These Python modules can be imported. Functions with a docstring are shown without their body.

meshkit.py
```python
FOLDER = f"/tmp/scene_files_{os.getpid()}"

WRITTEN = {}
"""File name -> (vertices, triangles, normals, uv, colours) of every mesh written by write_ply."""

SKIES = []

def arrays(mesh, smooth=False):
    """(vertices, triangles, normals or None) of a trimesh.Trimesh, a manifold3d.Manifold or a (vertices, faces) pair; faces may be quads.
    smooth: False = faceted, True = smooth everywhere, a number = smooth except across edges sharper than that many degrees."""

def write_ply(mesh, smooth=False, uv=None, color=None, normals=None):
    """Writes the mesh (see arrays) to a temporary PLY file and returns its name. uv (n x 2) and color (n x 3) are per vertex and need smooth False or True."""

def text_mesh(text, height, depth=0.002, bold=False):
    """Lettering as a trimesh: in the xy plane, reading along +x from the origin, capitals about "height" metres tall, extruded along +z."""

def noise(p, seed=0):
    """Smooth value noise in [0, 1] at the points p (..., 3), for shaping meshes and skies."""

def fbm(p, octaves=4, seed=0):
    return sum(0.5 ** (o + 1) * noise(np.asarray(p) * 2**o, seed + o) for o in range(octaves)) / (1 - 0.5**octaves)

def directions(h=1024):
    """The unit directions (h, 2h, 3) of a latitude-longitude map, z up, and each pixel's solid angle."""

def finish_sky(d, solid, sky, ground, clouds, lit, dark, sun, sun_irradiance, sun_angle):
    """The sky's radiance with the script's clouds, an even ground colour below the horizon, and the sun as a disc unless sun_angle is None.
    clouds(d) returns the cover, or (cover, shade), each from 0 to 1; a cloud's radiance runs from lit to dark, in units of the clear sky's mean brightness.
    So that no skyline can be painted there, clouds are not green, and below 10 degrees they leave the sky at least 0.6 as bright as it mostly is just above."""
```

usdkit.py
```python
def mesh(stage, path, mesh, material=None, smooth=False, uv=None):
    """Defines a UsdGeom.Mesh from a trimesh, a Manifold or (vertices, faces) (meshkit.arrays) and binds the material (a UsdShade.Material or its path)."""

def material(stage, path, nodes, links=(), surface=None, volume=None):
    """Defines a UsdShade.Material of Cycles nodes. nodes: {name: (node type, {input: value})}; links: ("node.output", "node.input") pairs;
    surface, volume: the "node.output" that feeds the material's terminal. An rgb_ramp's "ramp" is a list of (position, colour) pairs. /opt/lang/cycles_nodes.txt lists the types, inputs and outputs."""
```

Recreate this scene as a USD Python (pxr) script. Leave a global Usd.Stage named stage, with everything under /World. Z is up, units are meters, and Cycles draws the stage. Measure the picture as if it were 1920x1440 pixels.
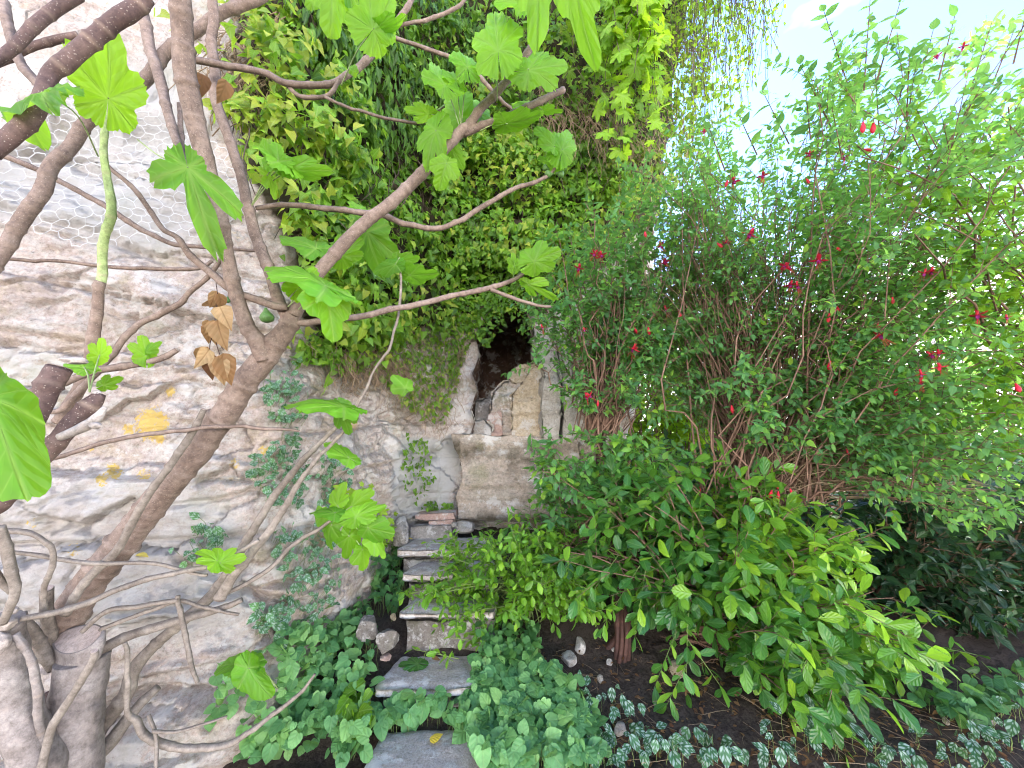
import math, random
import numpy as np, trimesh, usdkit
from meshkit import fbm, noise
from scipy.spatial import cKDTree
from scipy.ndimage import gaussian_filter1d
from shapely.geometry import Polygon, Point
from shapely import contains_xy
import shapely
from pxr import Usd, UsdGeom, UsdLux, UsdShade, Gf, Sdf, Vt

random.seed(7)
RNG = np.random.default_rng(7)
stage = Usd.Stage.CreateInMemory()
UsdGeom.SetStageUpAxis(stage, 'Z')
UsdGeom.SetStageMetersPerUnit(stage, 1.0)
UsdGeom.Xform.Define(stage, '/World')

# ---------------------------------------------------------------- camera, sky, sun
PITCH = math.radians(10.0)
EYE = np.array([0.0, 0.0, 1.5])
FPX = 720.0                                   # focal length in pixels of a 1920 wide picture
cam = UsdGeom.Camera.Define(stage, '/World/camera')
cam.AddTranslateOp().Set(Gf.Vec3d(*EYE))
cam.AddRotateXOp().Set(90 + math.degrees(PITCH))
cam.CreateHorizontalApertureAttr(36.0)
cam.CreateVerticalApertureAttr(27.0)
cam.CreateFocalLengthAttr(13.5)
cam.CreateClippingRangeAttr(Gf.Vec2f(0.05, 1000))
cam.CreateExposureAttr(2.88)
SUN_AZ, SUN_EL = math.radians(-4), math.radians(60)     # azimuth from +y towards +x
sun_dir = np.array([math.sin(SUN_AZ) * math.cos(SUN_EL), math.cos(SUN_AZ) * math.cos(SUN_EL), math.sin(SUN_EL)])
ADDED_CLOUD_X = 3.7  # bright clouds added out of view to lift the light, clear gap in view
sky_light = UsdLux.DomeLight.Define(stage, '/World/sky')
sky_mat = usdkit.material(stage, '/World/Looks/sky', {
    't': ('sky_texture', {'sky_type': 'single_scattering', 'sun_disc': False, 'sun_elevation': SUN_EL, 'sun_rotation': SUN_AZ,
                          'air_density': 0.75, 'aerosol_density': 0.1, 'ozone_density': 8.0}),
    'tc': ('texture_coordinate', {}), 'mp': ('mapping', {'scale': (1.0, 1.0, 2.2), 'location': (ADDED_CLOUD_X, 0, 0)}),
    'n': ('noise_texture', {'scale': 1.4, 'detail': 6, 'roughness': .58}), 'nr': ('map_range', {'from_min': .46, 'from_max': .60, 'to_min': .0, 'to_max': .9}),
    'sep': ('separate_xyz', {}), 'hz': ('map_range', {'from_min': .05, 'from_max': .50, 'to_min': 1.0, 'to_max': 0}), 'mxc': ('math', {'math_type': 'maximum'}),
    'bw': ('rgb_to_bw', {}), 'added_cloud': ('mix_color', {'blend_type': 'multiply', 'fac': 1.0, 'a': (2.15, 2.0, 1.85)}), 'mix': ('mix_color', {}),
    'b': ('background_shader', {'strength': 0.15})},
    [('tc.generated', 'mp.vector'), ('mp.vector', 'n.vector'), ('n.fac', 'nr.value'), ('nr.result', 'mxc.value1'), ('tc.generated', 'sep.vector'), ('sep.z', 'hz.value'), ('hz.result', 'mxc.value2'), ('mxc.value', 'mix.fac'), ('t.color', 'bw.color'), ('bw.val', 'added_cloud.b'), ('t.color', 'mix.a'), ('added_cloud.result', 'mix.b'), ('mix.result', 'b.color')], surface='b.background')
UsdShade.MaterialBindingAPI.Apply(sky_light.GetPrim()).Bind(sky_mat)
sky_light.GetPrim().SetCustomDataByKey('kind', 'structure')
sun = UsdLux.DistantLight.Define(stage, '/World/sun')
sun.CreateIntensityAttr(0.75)
sun.CreateNormalizeAttr(True)
sun.CreateAngleAttr(0.6)
sun.CreateColorAttr(Gf.Vec3f(1.0, 0.95, 0.86))
_z = Gf.Vec3d(*sun_dir)
sun.AddTransformOp().Set(Gf.Matrix4d(Gf.Rotation(Gf.Vec3d(0, 0, 1), _z), Gf.Vec3d(0, 0, 20)))

# ---------------------------------------------------------------- helpers
CP, SP = math.cos(PITCH), math.sin(PITCH)
RIGHT, UP, FWD = np.array([1.0, 0, 0]), np.array([0, -SP, CP]), np.array([0, CP, SP])
def px(u, v, zc):                       # the point at depth zc metres that the surveyed picture shows at (u, v)
    u, v, zc = np.broadcast_arrays(np.asarray(u, float), np.asarray(v, float), np.asarray(zc, float))
    return EYE + ((u - 960) / FPX * zc)[..., None] * RIGHT + (-(v - 720) / FPX * zc)[..., None] * UP + zc[..., None] * FWD
def on_y(u, v, y):                      # the point of the vertical plane y seen at (u, v)
    d = px(u, v, 1.0) - EYE
    return EYE + d * (y / d[..., 1:2])
def project(p):
    d = np.asarray(p, float) - EYE
    zc = d @ FWD
    zs = np.where(np.abs(zc) < 1e-4, 1e-4, zc)
    return 960 + FPX * (d @ RIGHT) / zs, 720 - FPX * (d @ UP) / zs, zc
def unit(v):
    v = np.asarray(v, float)
    return v / np.maximum(np.linalg.norm(v, axis=-1, keepdims=True), 1e-9)

used = {}
def numbered(parent, name):
    k = (parent, name)
    n = used.get(k, -1) + 1
    used[k] = n
    return f'{parent}/{name}' + (f'_{n:03d}' if n else '')
def tag(prim, label=None, cat=None, group=None, kind=None):
    for k, v in (('label', label), ('category', cat), ('group', group), ('kind', kind)):
        if v:
            prim.SetCustomDataByKey(k, v)
    return prim
def thing(name, label, cat, group=None, loc=(0, 0, 0)):
    x = UsdGeom.Xform.Define(stage, numbered('/World', name))
    if any(loc):
        x.AddTranslateOp().Set(Gf.Vec3d(*map(float, loc)))
    return tag(x.GetPrim(), label, cat, group)
def obj(name, mesh, mat, parent=None, smooth=True, attrs=None, uv=None, kind=None, label=None):
    path = numbered(str(parent.GetPath()) if parent else '/World', name)
    m = usdkit.mesh(stage, path, mesh, MAT[mat], smooth=smooth, uv=uv)
    for k, a in (attrs or {}).items():
        a = np.asarray(a, np.float32)
        pv = UsdGeom.PrimvarsAPI(m).CreatePrimvar(k, Sdf.ValueTypeNames.FloatArray, 'constant' if a.size == 1 else 'vertex')
        pv.Set(Vt.FloatArray.FromNumpy(a.reshape(-1)))
    return tag(m.GetPrim(), label=label, kind=kind)
def join(parts):
    n, V, F = 0, [], []
    for v, f in parts:
        V.append(v); F.append(np.asarray(f) + n); n += len(v)
    return np.vstack(V), np.vstack(F)
def catmull(P, per=6):
    P = np.asarray(P, float)
    if len(P) < 3:
        return np.array([P[0] + (P[-1] - P[0]) * t for t in np.linspace(0, 1, per + 1)])
    Q = np.vstack([2 * P[0] - P[1], P, 2 * P[-1] - P[-2]])
    out, t = [], np.linspace(0, 1, per, endpoint=False)[:, None]
    for i in range(1, len(Q) - 2):
        a, b, c, d = Q[i - 1:i + 3]
        out.append(.5 * ((2 * b) + (c - a) * t + (2 * a - 5 * b + 4 * c - d) * t**2 + (3 * b - a - 3 * c + d) * t**3))
    return np.vstack(out + [P[-1:]])
def tube(p, r, sides=6, cap=True):
    p = np.asarray(p, float); n = len(p)
    r = np.broadcast_to(np.asarray(r, float), (n,))
    t = unit(np.gradient(p, axis=0))
    a = np.cross(t[0], [0.31, 0.2, 0.93]); a /= np.linalg.norm(a) + 1e-9
    A = []
    for i in range(n):
        a = a - t[i] * (a @ t[i]); a /= np.linalg.norm(a) + 1e-9
        A.append(a)
    A = np.array(A); B = np.cross(t, A)
    ang = np.arange(sides) * 2 * np.pi / sides
    v = p[:, None] + r[:, None, None] * (np.cos(ang)[None, :, None] * A[:, None] + np.sin(ang)[None, :, None] * B[:, None])
    i, j = np.meshgrid(np.arange(n - 1), np.arange(sides), indexing='ij')
    j2 = (j + 1) % sides
    q = np.stack([i * sides + j, i * sides + j2, (i + 1) * sides + j2, (i + 1) * sides + j], -1).reshape(-1, 4)
    f = np.vstack([q[:, [0, 1, 2]], q[:, [0, 2, 3]]])
    v = v.reshape(-1, 3)
    if cap:
        v = np.vstack([v, p[:1], p[-1:]])
        k = np.arange(sides); k2 = (k + 1) % sides
        f = np.vstack([f, np.stack([k2, k, np.full(sides, n * sides)], 1), np.stack([(n - 1) * sides + k, (n - 1) * sides + k2, np.full(sides, n * sides + 1)], 1)])
    return v, f
def in_poly(poly, u, v):
    return contains_xy(Polygon(poly), u, v)
def sample_poly(poly, n, rng):
    p = Polygon(poly); x0, y0, x1, y1 = p.bounds
    out = np.zeros((0, 2))
    while len(out) < n:
        q = rng.uniform([x0, y0], [x1, y1], (2 * n, 2))
        out = np.vstack([out, q[contains_xy(p, q[:, 0], q[:, 1])]])
    return out[:n]

# ---------------------------------------------------------------- materials
MAT = {}
def M(name, nodes, links, surface='p.BSDF'):
    MAT[name] = usdkit.material(stage, f'/World/Looks/{name}', nodes, links, surface=surface)
def rock_mat(name, ramp, zs=5.0, lichen=False, thatch_stain_shade=False, scale=1.0, bump=0.5, moss=0.0):
    n = {'g': ('geometry', {}),
         'm': ('mapping', {'scale': (1.0 * scale, 1.0 * scale, zs * scale)}),
         'big': ('noise_texture', {'scale': 1.3, 'detail': 6, 'roughness': .62, 'distortion': .6}),
         'iso': ('noise_texture', {'scale': 7 * scale, 'detail': 7, 'roughness': .68}),
         'mixf': ('mix_float', {'fac': .62}),
         'ramp': ('rgb_ramp', {'ramp': ramp}),
         'fine': ('noise_texture', {'scale': 38 * scale, 'detail': 8, 'roughness': .82}),
         'finer': ('rgb_ramp', {'ramp': [(.34, (.38, .36, .33)), (.46, (.92, .91, .9)), (.54, (1.05, 1.05, 1.05)), (.66, (1.45, 1.43, 1.40))]}),
         'mul': ('mix_color', {'blend_type': 'multiply', 'fac': .9}),
         'pale': ('noise_texture', {'scale': 3.4 * scale, 'detail': 10, 'roughness': .8}),
         'paler': ('rgb_ramp', {'ramp': [(.52, (0, 0, 0)), (.57, (1, 1, 1))]}),
         'pm': ('mix_color', {'b': (.58, .56, .53)}),
         'pf': ('math', {'math_type': 'multiply', 'value2': .75}),
         'bn': ('noise_texture', {'scale': 20 * scale, 'detail': 12, 'roughness': .80}),
         'lm': ('mapping', {'scale': (4.0 * scale, 4.0 * scale, 15 * scale)}),
         'lw': ('math', {'math_type': 'multiply', 'value2': .55}),
         'ln': ('noise_texture', {'scale': 1.6, 'detail': 7, 'roughness': .7, 'distortion': .5}),
         'addb': ('math', {'math_type': 'add'}),
         'b': ('bump', {'strength': min(1, bump * 1.6), 'distance': .05}),
         'p': ('principled_bsdf', {'roughness': .92, 'specular_ior_level': .25})}
    l = [('g.position', 'm.vector'), ('m.vector', 'big.vector'), ('g.position', 'iso.vector'), ('big.fac', 'mixf.a'), ('iso.fac', 'mixf.b'), ('mixf.result', 'ramp.fac'),
         ('g.position', 'fine.vector'), ('fine.fac', 'finer.fac'), ('ramp.color', 'mul.a'), ('finer.color', 'mul.b'),
         ('g.position', 'pale.vector'), ('pale.fac', 'paler.fac'), ('paler.color', 'pf.value1'), ('pf.value', 'pm.fac'), ('mul.result', 'pm.a'),
         ('g.position', 'bn.vector'), ('g.position', 'lm.vector'), ('lm.vector', 'ln.vector'), ('bn.fac', 'addb.value1'), ('ln.fac', 'lw.value1'), ('lw.value', 'addb.value2'), ('addb.value', 'b.height'), ('b.normal', 'p.normal')]
    last = 'pm.result'
    def over(key, colour, attr, sharp, nscale, a=.5, ramp2=None):
        nonlocal last
        n.update({key + 'a': ('attribute', {'attribute': attr}), key + 'n': ('noise_texture', {'scale': nscale, 'detail': 6, 'roughness': .7}),
                  key + 's': ('math', {'math_type': 'add'}), key + 'r': ('map_range', {'from_min': 1.0 - sharp, 'from_max': 1.0 + sharp, 'clamp': True}),
                  key + 'm': ('mix_color', {'b': colour})})
        l.extend([('g.position', key + 'n.vector'), (key + 'a.fac', key + 's.value1'), (key + 'n.fac', key + 's.value2'), (key + 's.value', key + 'r.value'), (key + 'r.result', key + 'm.fac'), (last, key + 'm.a')])
        last = key + 'm.result'
    if thatch_stain_shade:
        over('t', (.050, .040, .022), 'thatch_stain_shade', .25, 5)  # dead stems and block stains, darkened to paint shade in ivy gaps
        over('w', (.43, .42, .40), 'greyish', .35, 4)
    if lichen:
        over('lic', (.56, .40, .12), 'lichen', .03, 60)
    if moss:
        n.update({'mn': ('noise_texture', {'scale': 2.4, 'detail': 7, 'roughness': .7}), 'mr': ('map_range', {'from_min': .54, 'from_max': .72, 'to_max': moss}), 'mm': ('mix_color', {'b': (.17, .18, .075)})})
        l.extend([('g.position', 'mn.vector'), ('mn.fac', 'mr.value'), ('mr.result', 'mm.fac'), (last, 'mm.a')])
        last = 'mm.result'
    l.append((last, 'p.base_color'))
    M(name, n, l)
rock_mat('cliff_rock', zs=2.4, ramp=[(.28, (.21, .165, .11)), (.36, (.36, .295, .22)), (.42, (.46, .385, .315)), (.47, (.42, .345, .305)), (.52, (.49, .445, .40)), (.57, (.45, .365, .315)), (.61, (.38, .36, .335)), (.67, (.49, .395, .27)), (.76, (.53, .475, .41))], lichen=True, thatch_stain_shade=True, moss=.5, bump=.55)
rock_mat('sandstone', [(.27, (.11, .095, .065)), (.37, (.26, .22, .165)), (.46, (.42, .345, .28)), (.54, (.32, .28, .23)), (.63, (.45, .385, .31)), (.76, (.52, .455, .38))], zs=7, moss=.6, thatch_stain_shade=True)
rock_mat('ochre_stone', [(.3, (.24, .175, .11)), (.42, (.42, .335, .225)), (.55, (.50, .42, .31)), (.72, (.56, .49, .39))], zs=4)
rock_mat('grey_stone', [(.25, (.15, .135, .115)), (.5, (.28, .255, .23)), (.75, (.40, .375, .345))], zs=2.5, moss=.25, scale=1.5)
rock_mat('jamb_stone', [(.28, (.26, .225, .18)), (.40, (.44, .40, .345)), (.55, (.53, .49, .44)), (.75, (.57, .53, .48))], zs=.5, moss=.3, scale=1.6, bump=.6)
rock_mat('riser_stone', [(.28, (.10, .085, .07)), (.45, (.20, .175, .15)), (.6, (.25, .225, .20)), (.75, (.33, .30, .27))], zs=2, moss=.5, scale=1.6, bump=.6)
rock_mat('red_stone', [(.25, (.24, .15, .12)), (.5, (.42, .29, .24)), (.75, (.50, .38, .32))], zs=5)
rock_mat('pale_stone', [(.25, (.27, .235, .19)), (.5, (.40, .36, .31)), (.75, (.50, .47, .42))], zs=2, scale=2)
rock_mat('slab_stone', [(.25, (.22, .185, .16)), (.40, (.34, .295, .26)), (.55, (.41, .36, .325)), (.62, (.33, .29, .25)), (.8, (.47, .42, .38))], zs=1, scale=2.2, bump=.3)
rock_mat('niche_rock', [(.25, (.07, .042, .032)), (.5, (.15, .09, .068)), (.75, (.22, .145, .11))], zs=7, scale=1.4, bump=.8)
M('soil', {'g': ('geometry', {}), 'a': ('noise_texture', {'scale': 3.5, 'detail': 8, 'roughness': .7}), 'c': ('noise_texture', {'scale': 48, 'detail': 6, 'roughness': .75}),
           'x': ('mix_float', {'fac': .6}), 'r': ('rgb_ramp', {'ramp': [(.32, (.026, .019, .015)), (.46, (.060, .044, .036)), (.54, (.10, .076, .062)), (.62, (.075, .056, .046)), (.72, (.21, .165, .135))]}),
           'b': ('bump', {'strength': .9, 'distance': .03}), 'p': ('principled_bsdf', {'roughness': .95, 'specular_ior_level': .15})},
  [('g.position', 'a.vector'), ('g.position', 'c.vector'), ('a.fac', 'x.a'), ('c.fac', 'x.b'), ('x.result', 'r.fac'), ('r.color', 'p.base_color'), ('c.fac', 'b.height'), ('b.normal', 'p.normal')])
def bark_mat(name, ramp, spots=.0, spot_col=(.46, .40, .34), rough=.7, scale=1.0, spec=.3, ring=(.36, .27, .20)):
    n = {'g': ('geometry', {}), 'a': ('noise_texture', {'scale': 9 * scale, 'detail': 7, 'roughness': .7, 'distortion': .4}), 'r': ('rgb_ramp', {'ramp': ramp}),
         'v': ('voronoi_texture', {'scale': 130 * scale}), 'vr': ('rgb_ramp', {'ramp': [(.0, (1, 1, 1)), (.12, (1, 1, 1)), (.2, (0, 0, 0))]}), 'vm': ('math', {'math_type': 'multiply', 'value2': spots}),
         'x': ('mix_color', {'b': spot_col}), 'na': ('attribute', {'attribute': 'node'}), 'nm': ('mix_color', {'b': ring}), 'fn': ('noise_texture', {'scale': 55 * scale, 'detail': 8, 'roughness': .8}), 'fr': ('rgb_ramp', {'ramp': [(.35, (.62, .6, .58)), (.5, (1, 1, 1)), (.66, (1.35, 1.33, 1.3))]}), 'fx': ('mix_color', {'blend_type': 'multiply', 'fac': 1.0}), 'c': ('noise_texture', {'scale': 70 * scale, 'detail': 7, 'roughness': .75}),
         'b': ('bump', {'strength': .45, 'distance': .008}), 'p': ('principled_bsdf', {'roughness': rough, 'specular_ior_level': spec})}
    l = [('g.position', 'a.vector'), ('a.fac', 'r.fac'), ('g.position', 'v.vector'), ('v.distance', 'vr.fac'), ('vr.color', 'vm.value1'), ('vm.value', 'x.fac'), ('r.color', 'fx.a'), ('g.position', 'fn.vector'), ('fn.fac', 'fr.fac'), ('fr.color', 'fx.b'), ('fx.result', 'x.a'), ('na.fac', 'nm.fac'), ('x.result', 'nm.a'), ('nm.result', 'p.base_color'),
         ('g.position', 'c.vector'), ('c.fac', 'b.height'), ('b.normal', 'p.normal')]
    M(name, n, l)
bark_mat('fig_bark', [(.3, (.10, .069, .053)), (.5, (.165, .119, .095)), (.7, (.235, .18, .148))], spots=.45, ring=(.26, .20, .155))
bark_mat('fig_bark_dark', [(.3, (.045, .026, .024)), (.5, (.085, .052, .045)), (.7, (.13, .085, .07))], spots=.6)
bark_mat('fig_bark_old', [(.3, (.115, .093, .082)), (.5, (.20, .172, .157)), (.7, (.30, .27, .25))], spots=.12, scale=.8)
bark_mat('fig_bark_grey', [(.3, (.105, .084, .068)), (.5, (.17, .143, .118)), (.7, (.25, .218, .187))], spots=.2, ring=(.28, .24, .2))
bark_mat('green_shoot', [(.3, (.16, .22, .07)), (.5, (.24, .31, .12)), (.7, (.33, .40, .20))], spots=.2)
bark_mat('cut_wood', [(.3, (.20, .14, .11)), (.45, (.42, .33, .28)), (.7, (.52, .43, .37))], spots=0)
bark_mat('pale_cut', [(.3, (.20, .165, .14)), (.5, (.32, .28, .25)), (.7, (.46, .42, .38))], spots=0)
bark_mat('shrub_bark', [(.3, (.08, .044, .030)), (.5, (.15, .085, .058)), (.7, (.24, .15, .105))], spots=0, scale=2)
bark_mat('red_bark', [(.3, (.022, .010, .008)), (.5, (.045, .019, .014)), (.7, (.085, .04, .03))], spots=0, scale=2)
bark_mat('dry_stem', [(.3, (.13, .085, .05)), (.5, (.22, .155, .095)), (.7, (.33, .25, .165))], spots=0, scale=2)
bark_mat('dark_stem', [(.3, (.03, .022, .016)), (.5, (.06, .043, .03)), (.7, (.10, .07, .05))], spots=0, scale=2)
bark_mat('green_stem', [(.3, (.08, .12, .03)), (.5, (.13, .19, .05)), (.7, (.2, .26, .09))], spots=0, scale=2)
bark_mat('fig_fruit', [(.3, (.035, .085, .02)), (.5, (.06, .13, .03)), (.7, (.10, .19, .05))], spots=.35, spot_col=(.2, .3, .12), rough=.4, spec=.4)
M('wire', {'p': ('principled_bsdf', {'base_color': (.56, .57, .58), 'metallic': .3, 'roughness': .45})}, [])
M('petal_red', {'a': ('attribute', {'attribute': 'tone'}), 'r': ('rgb_ramp', {'ramp': [(0, (.58, .010, .035)), (1, (.82, .035, .08))]}), 'p': ('principled_bsdf', {'roughness': .45}),
                't': ('translucent_bsdf', {'color': (.7, .03, .08)}), 'x': ('mix_closure', {'fac': .3})},
  [('a.fac', 'r.fac'), ('r.color', 'p.base_color'), ('p.BSDF', 'x.closure1'), ('t.BSDF', 'x.closure2')], surface='x.closure')
M('petal_purple', {'p': ('principled_bsdf', {'base_color': (.20, .012, .13), 'roughness': .45})}, [])

def leaf_mat(name, ramp, trans, tf=.4, rough=.42, spec=.4, vein=(.30, .42, .12), vfac=.5, freq=9.0, silver=0.0, spread=.8, nscale=30):
    """Green by a per-leaf tone, which carries painted light on some plants; midrib and side veins along the leaf's own coordinates; light passes through."""
    n = {'tone': ('attribute', {'attribute': 'tone'}), 'ramp': ('rgb_ramp', {'ramp': ramp}),
         'uv': ('uvmap', {'attribute': 'st'}), 's': ('separate_xyz', {}),
         'v0': ('math', {'math_type': 'subtract', 'value2': .5}), 'va': ('math', {'math_type': 'absolute'}),
         'mid': ('map_range', {'from_min': .018, 'from_max': .05, 'to_min': 1, 'to_max': 0}),
         'sl': ('math', {'math_type': 'multiply', 'value2': -spread}), 'su': ('math', {'math_type': 'add'}), 'sf': ('math', {'math_type': 'multiply', 'value2': freq}),
         'fr': ('math', {'math_type': 'pingpong', 'value2': 1.0}),
         'side': ('map_range', {'from_min': .80, 'from_max': .98, 'to_min': 0, 'to_max': .55}),
         'mx': ('math', {'math_type': 'maximum'}), 'vf': ('math', {'math_type': 'multiply', 'value2': vfac}),
         'g': ('geometry', {}), 'nz': ('noise_texture', {'scale': nscale, 'detail': 3}), 'nr': ('rgb_ramp', {'ramp': [(.3, (.78, .82, .78)), (.7, (1.18, 1.12, 1.1))]}),
         'mul': ('mix_color', {'blend_type': 'multiply', 'fac': 1.0}),
         'col': ('mix_color', {'b': vein}), 'b': ('bump', {'strength': .35, 'distance': .003, 'invert': True}), 'pn': ('noise_texture', {'scale': nscale * 3.0, 'detail': 2}), 'ps': ('math', {'math_type': 'multiply_add', 'value2': .8}),
         'p': ('principled_bsdf', {'roughness': rough, 'specular_ior_level': spec}),
         'tm': ('mix_color', {'blend_type': 'multiply', 'fac': .0, 'a': trans}), 'tt': ('rgb_ramp', {'ramp': [(0, tuple(c * .62 for c in trans)), (.5, trans), (1, tuple(min(1, c * 1.3) for c in trans))]}),
         't': ('translucent_bsdf', {}), 'x': ('mix_closure', {'fac': tf})}
    l = [('tone.fac', 'ramp.fac'), ('uv.UV', 's.vector'), ('s.y', 'v0.value1'), ('v0.value', 'va.value1'), ('va.value', 'mid.value'),
         ('va.value', 'sl.value1'), ('s.x', 'su.value1'), ('sl.value', 'su.value2'), ('su.value', 'sf.value1'), ('sf.value', 'fr.value1'), ('fr.value', 'side.value'),
         ('mid.result', 'mx.value1'), ('side.result', 'mx.value2'), ('mx.value', 'vf.value1'), ('vf.value', 'col.fac'),
         ('g.position', 'nz.vector'), ('nz.fac', 'nr.fac'), ('ramp.color', 'mul.a'), ('nr.color', 'mul.b'), ('mul.result', 'col.a'),
         ('g.position', 'pn.vector'), ('pn.fac', 'ps.value1'), ('mx.value', 'ps.value3'), ('ps.value', 'b.height'), ('b.normal', 'p.normal'), ('tone.fac', 'tt.fac'), ('tt.color', 't.color'), ('p.BSDF', 'x.closure1'), ('t.BSDF', 'x.closure2')]
    last = 'col.result'
    if silver:                               # silver blotches between the veins of variegated deadnettle
        n.update({'sv': ('math', {'math_type': 'subtract'}), 'sr': ('map_range', {'from_min': .06, 'from_max': .12}), 'sr2': ('map_range', {'from_min': .24, 'from_max': .34, 'to_min': 1, 'to_max': 0}),
                  'sm': ('math', {'math_type': 'multiply'}), 'fm': ('map_range', {'from_min': .25, 'from_max': .6, 'to_min': silver, 'to_max': 0}), 'sm2': ('math', {'math_type': 'multiply'}), 'sc': ('mix_color', {'b': (.36, .46, .38)})})
        l += [('va.value', 'sr.value'), ('va.value', 'sr2.value'), ('sr.result', 'sm.value1'), ('sr2.result', 'sm.value2'), ('fr.value', 'fm.value'), ('sm.value', 'sm2.value1'), ('fm.result', 'sm2.value2'), ('sm2.value', 'sc.fac'), (last, 'sc.a')]
        last = 'sc.result'
    l.append((last, 'p.base_color'))
    del n['tm']
    M(name, n, l, surface='x.closure')
leaf_mat('fig_leaf', [(0, (.035, .14, .014)), (.5, (.08, .25, .014)), (1, (.18, .38, .016))], (.36, .68, .025), tf=.5, rough=.42, vein=(.26, .42, .09), vfac=.5, freq=10, nscale=14)
leaf_mat('ivy_leaf', [(0, (.02, .065, .008)), (.45, (.065, .17, .014)), (.8, (.17, .33, .018)), (1, (.34, .36, .04))], (.28, .52, .03), tf=.38, rough=.38, spec=.5)
leaf_mat('vine_leaf', [(0, (.055, .16, .010)), (.5, (.13, .30, .015)), (1, (.26, .43, .02))], (.48, .72, .03), tf=.5, rough=.5)
leaf_mat('fuchsia_leaf', [(0, (.03, .12, .05)), (.5, (.08, .235, .09)), (.85, (.17, .37, .065)), (1, (.30, .47, .03))], (.32, .64, .10), tf=.48, rough=.45)
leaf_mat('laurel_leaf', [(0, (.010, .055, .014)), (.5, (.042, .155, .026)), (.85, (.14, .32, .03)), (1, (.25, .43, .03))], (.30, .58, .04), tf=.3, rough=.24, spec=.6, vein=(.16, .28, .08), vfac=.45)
leaf_mat('shaded_hedge_leaf', [(0, (.008, .026, .012)), (.6, (.018, .055, .022)), (1, (.05, .12, .03))], (.08, .2, .03), tf=.18, rough=.3, spec=.45, vein=(.05, .1, .04), vfac=.3)  # darker laurel green: deep shade put into the leaf colour
leaf_mat('lime_leaf', [(0, (.05, .16, .012)), (.5, (.11, .28, .015)), (1, (.22, .41, .02))], (.36, .62, .03), tf=.35, rough=.3, spec=.55, vein=(.25, .4, .1), vfac=.45)
leaf_mat('heart_leaf', [(0, (.06, .19, .065)), (.5, (.13, .32, .115)), (1, (.25, .46, .15))], (.32, .55, .10), tf=.35, rough=.5, vein=(.16, .30, .10), vfac=.45, freq=6)
leaf_mat('silver_leaf', [(0, (.026, .10, .045)), (.5, (.055, .17, .075)), (1, (.10, .26, .10))], (.2, .4, .1), tf=.3, rough=.5, vein=(.03, .10, .03), vfac=.5, freq=5, silver=.45)
leaf_mat('bramble_leaf', [(0, (.03, .11, .035)), (.5, (.065, .19, .055)), (1, (.12, .28, .07))], (.2, .4, .07), tf=.35, rough=.5, vein=(.1, .2, .06), vfac=.4)
leaf_mat('dead_leaf', [(0, (.13, .055, .03)), (.5, (.33, .19, .085)), (1, (.52, .38, .21))], (.40, .24, .10), tf=.3, rough=.7, spec=.2, vein=(.2, .11, .05), vfac=.5)
leaf_mat('yellow_leaf', [(0, (.50, .36, .03)), (.5, (.60, .46, .05)), (1, (.66, .58, .16))], (.6, .45, .06), tf=.3, rough=.6, vein=(.45, .3, .05), vfac=.4)

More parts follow.
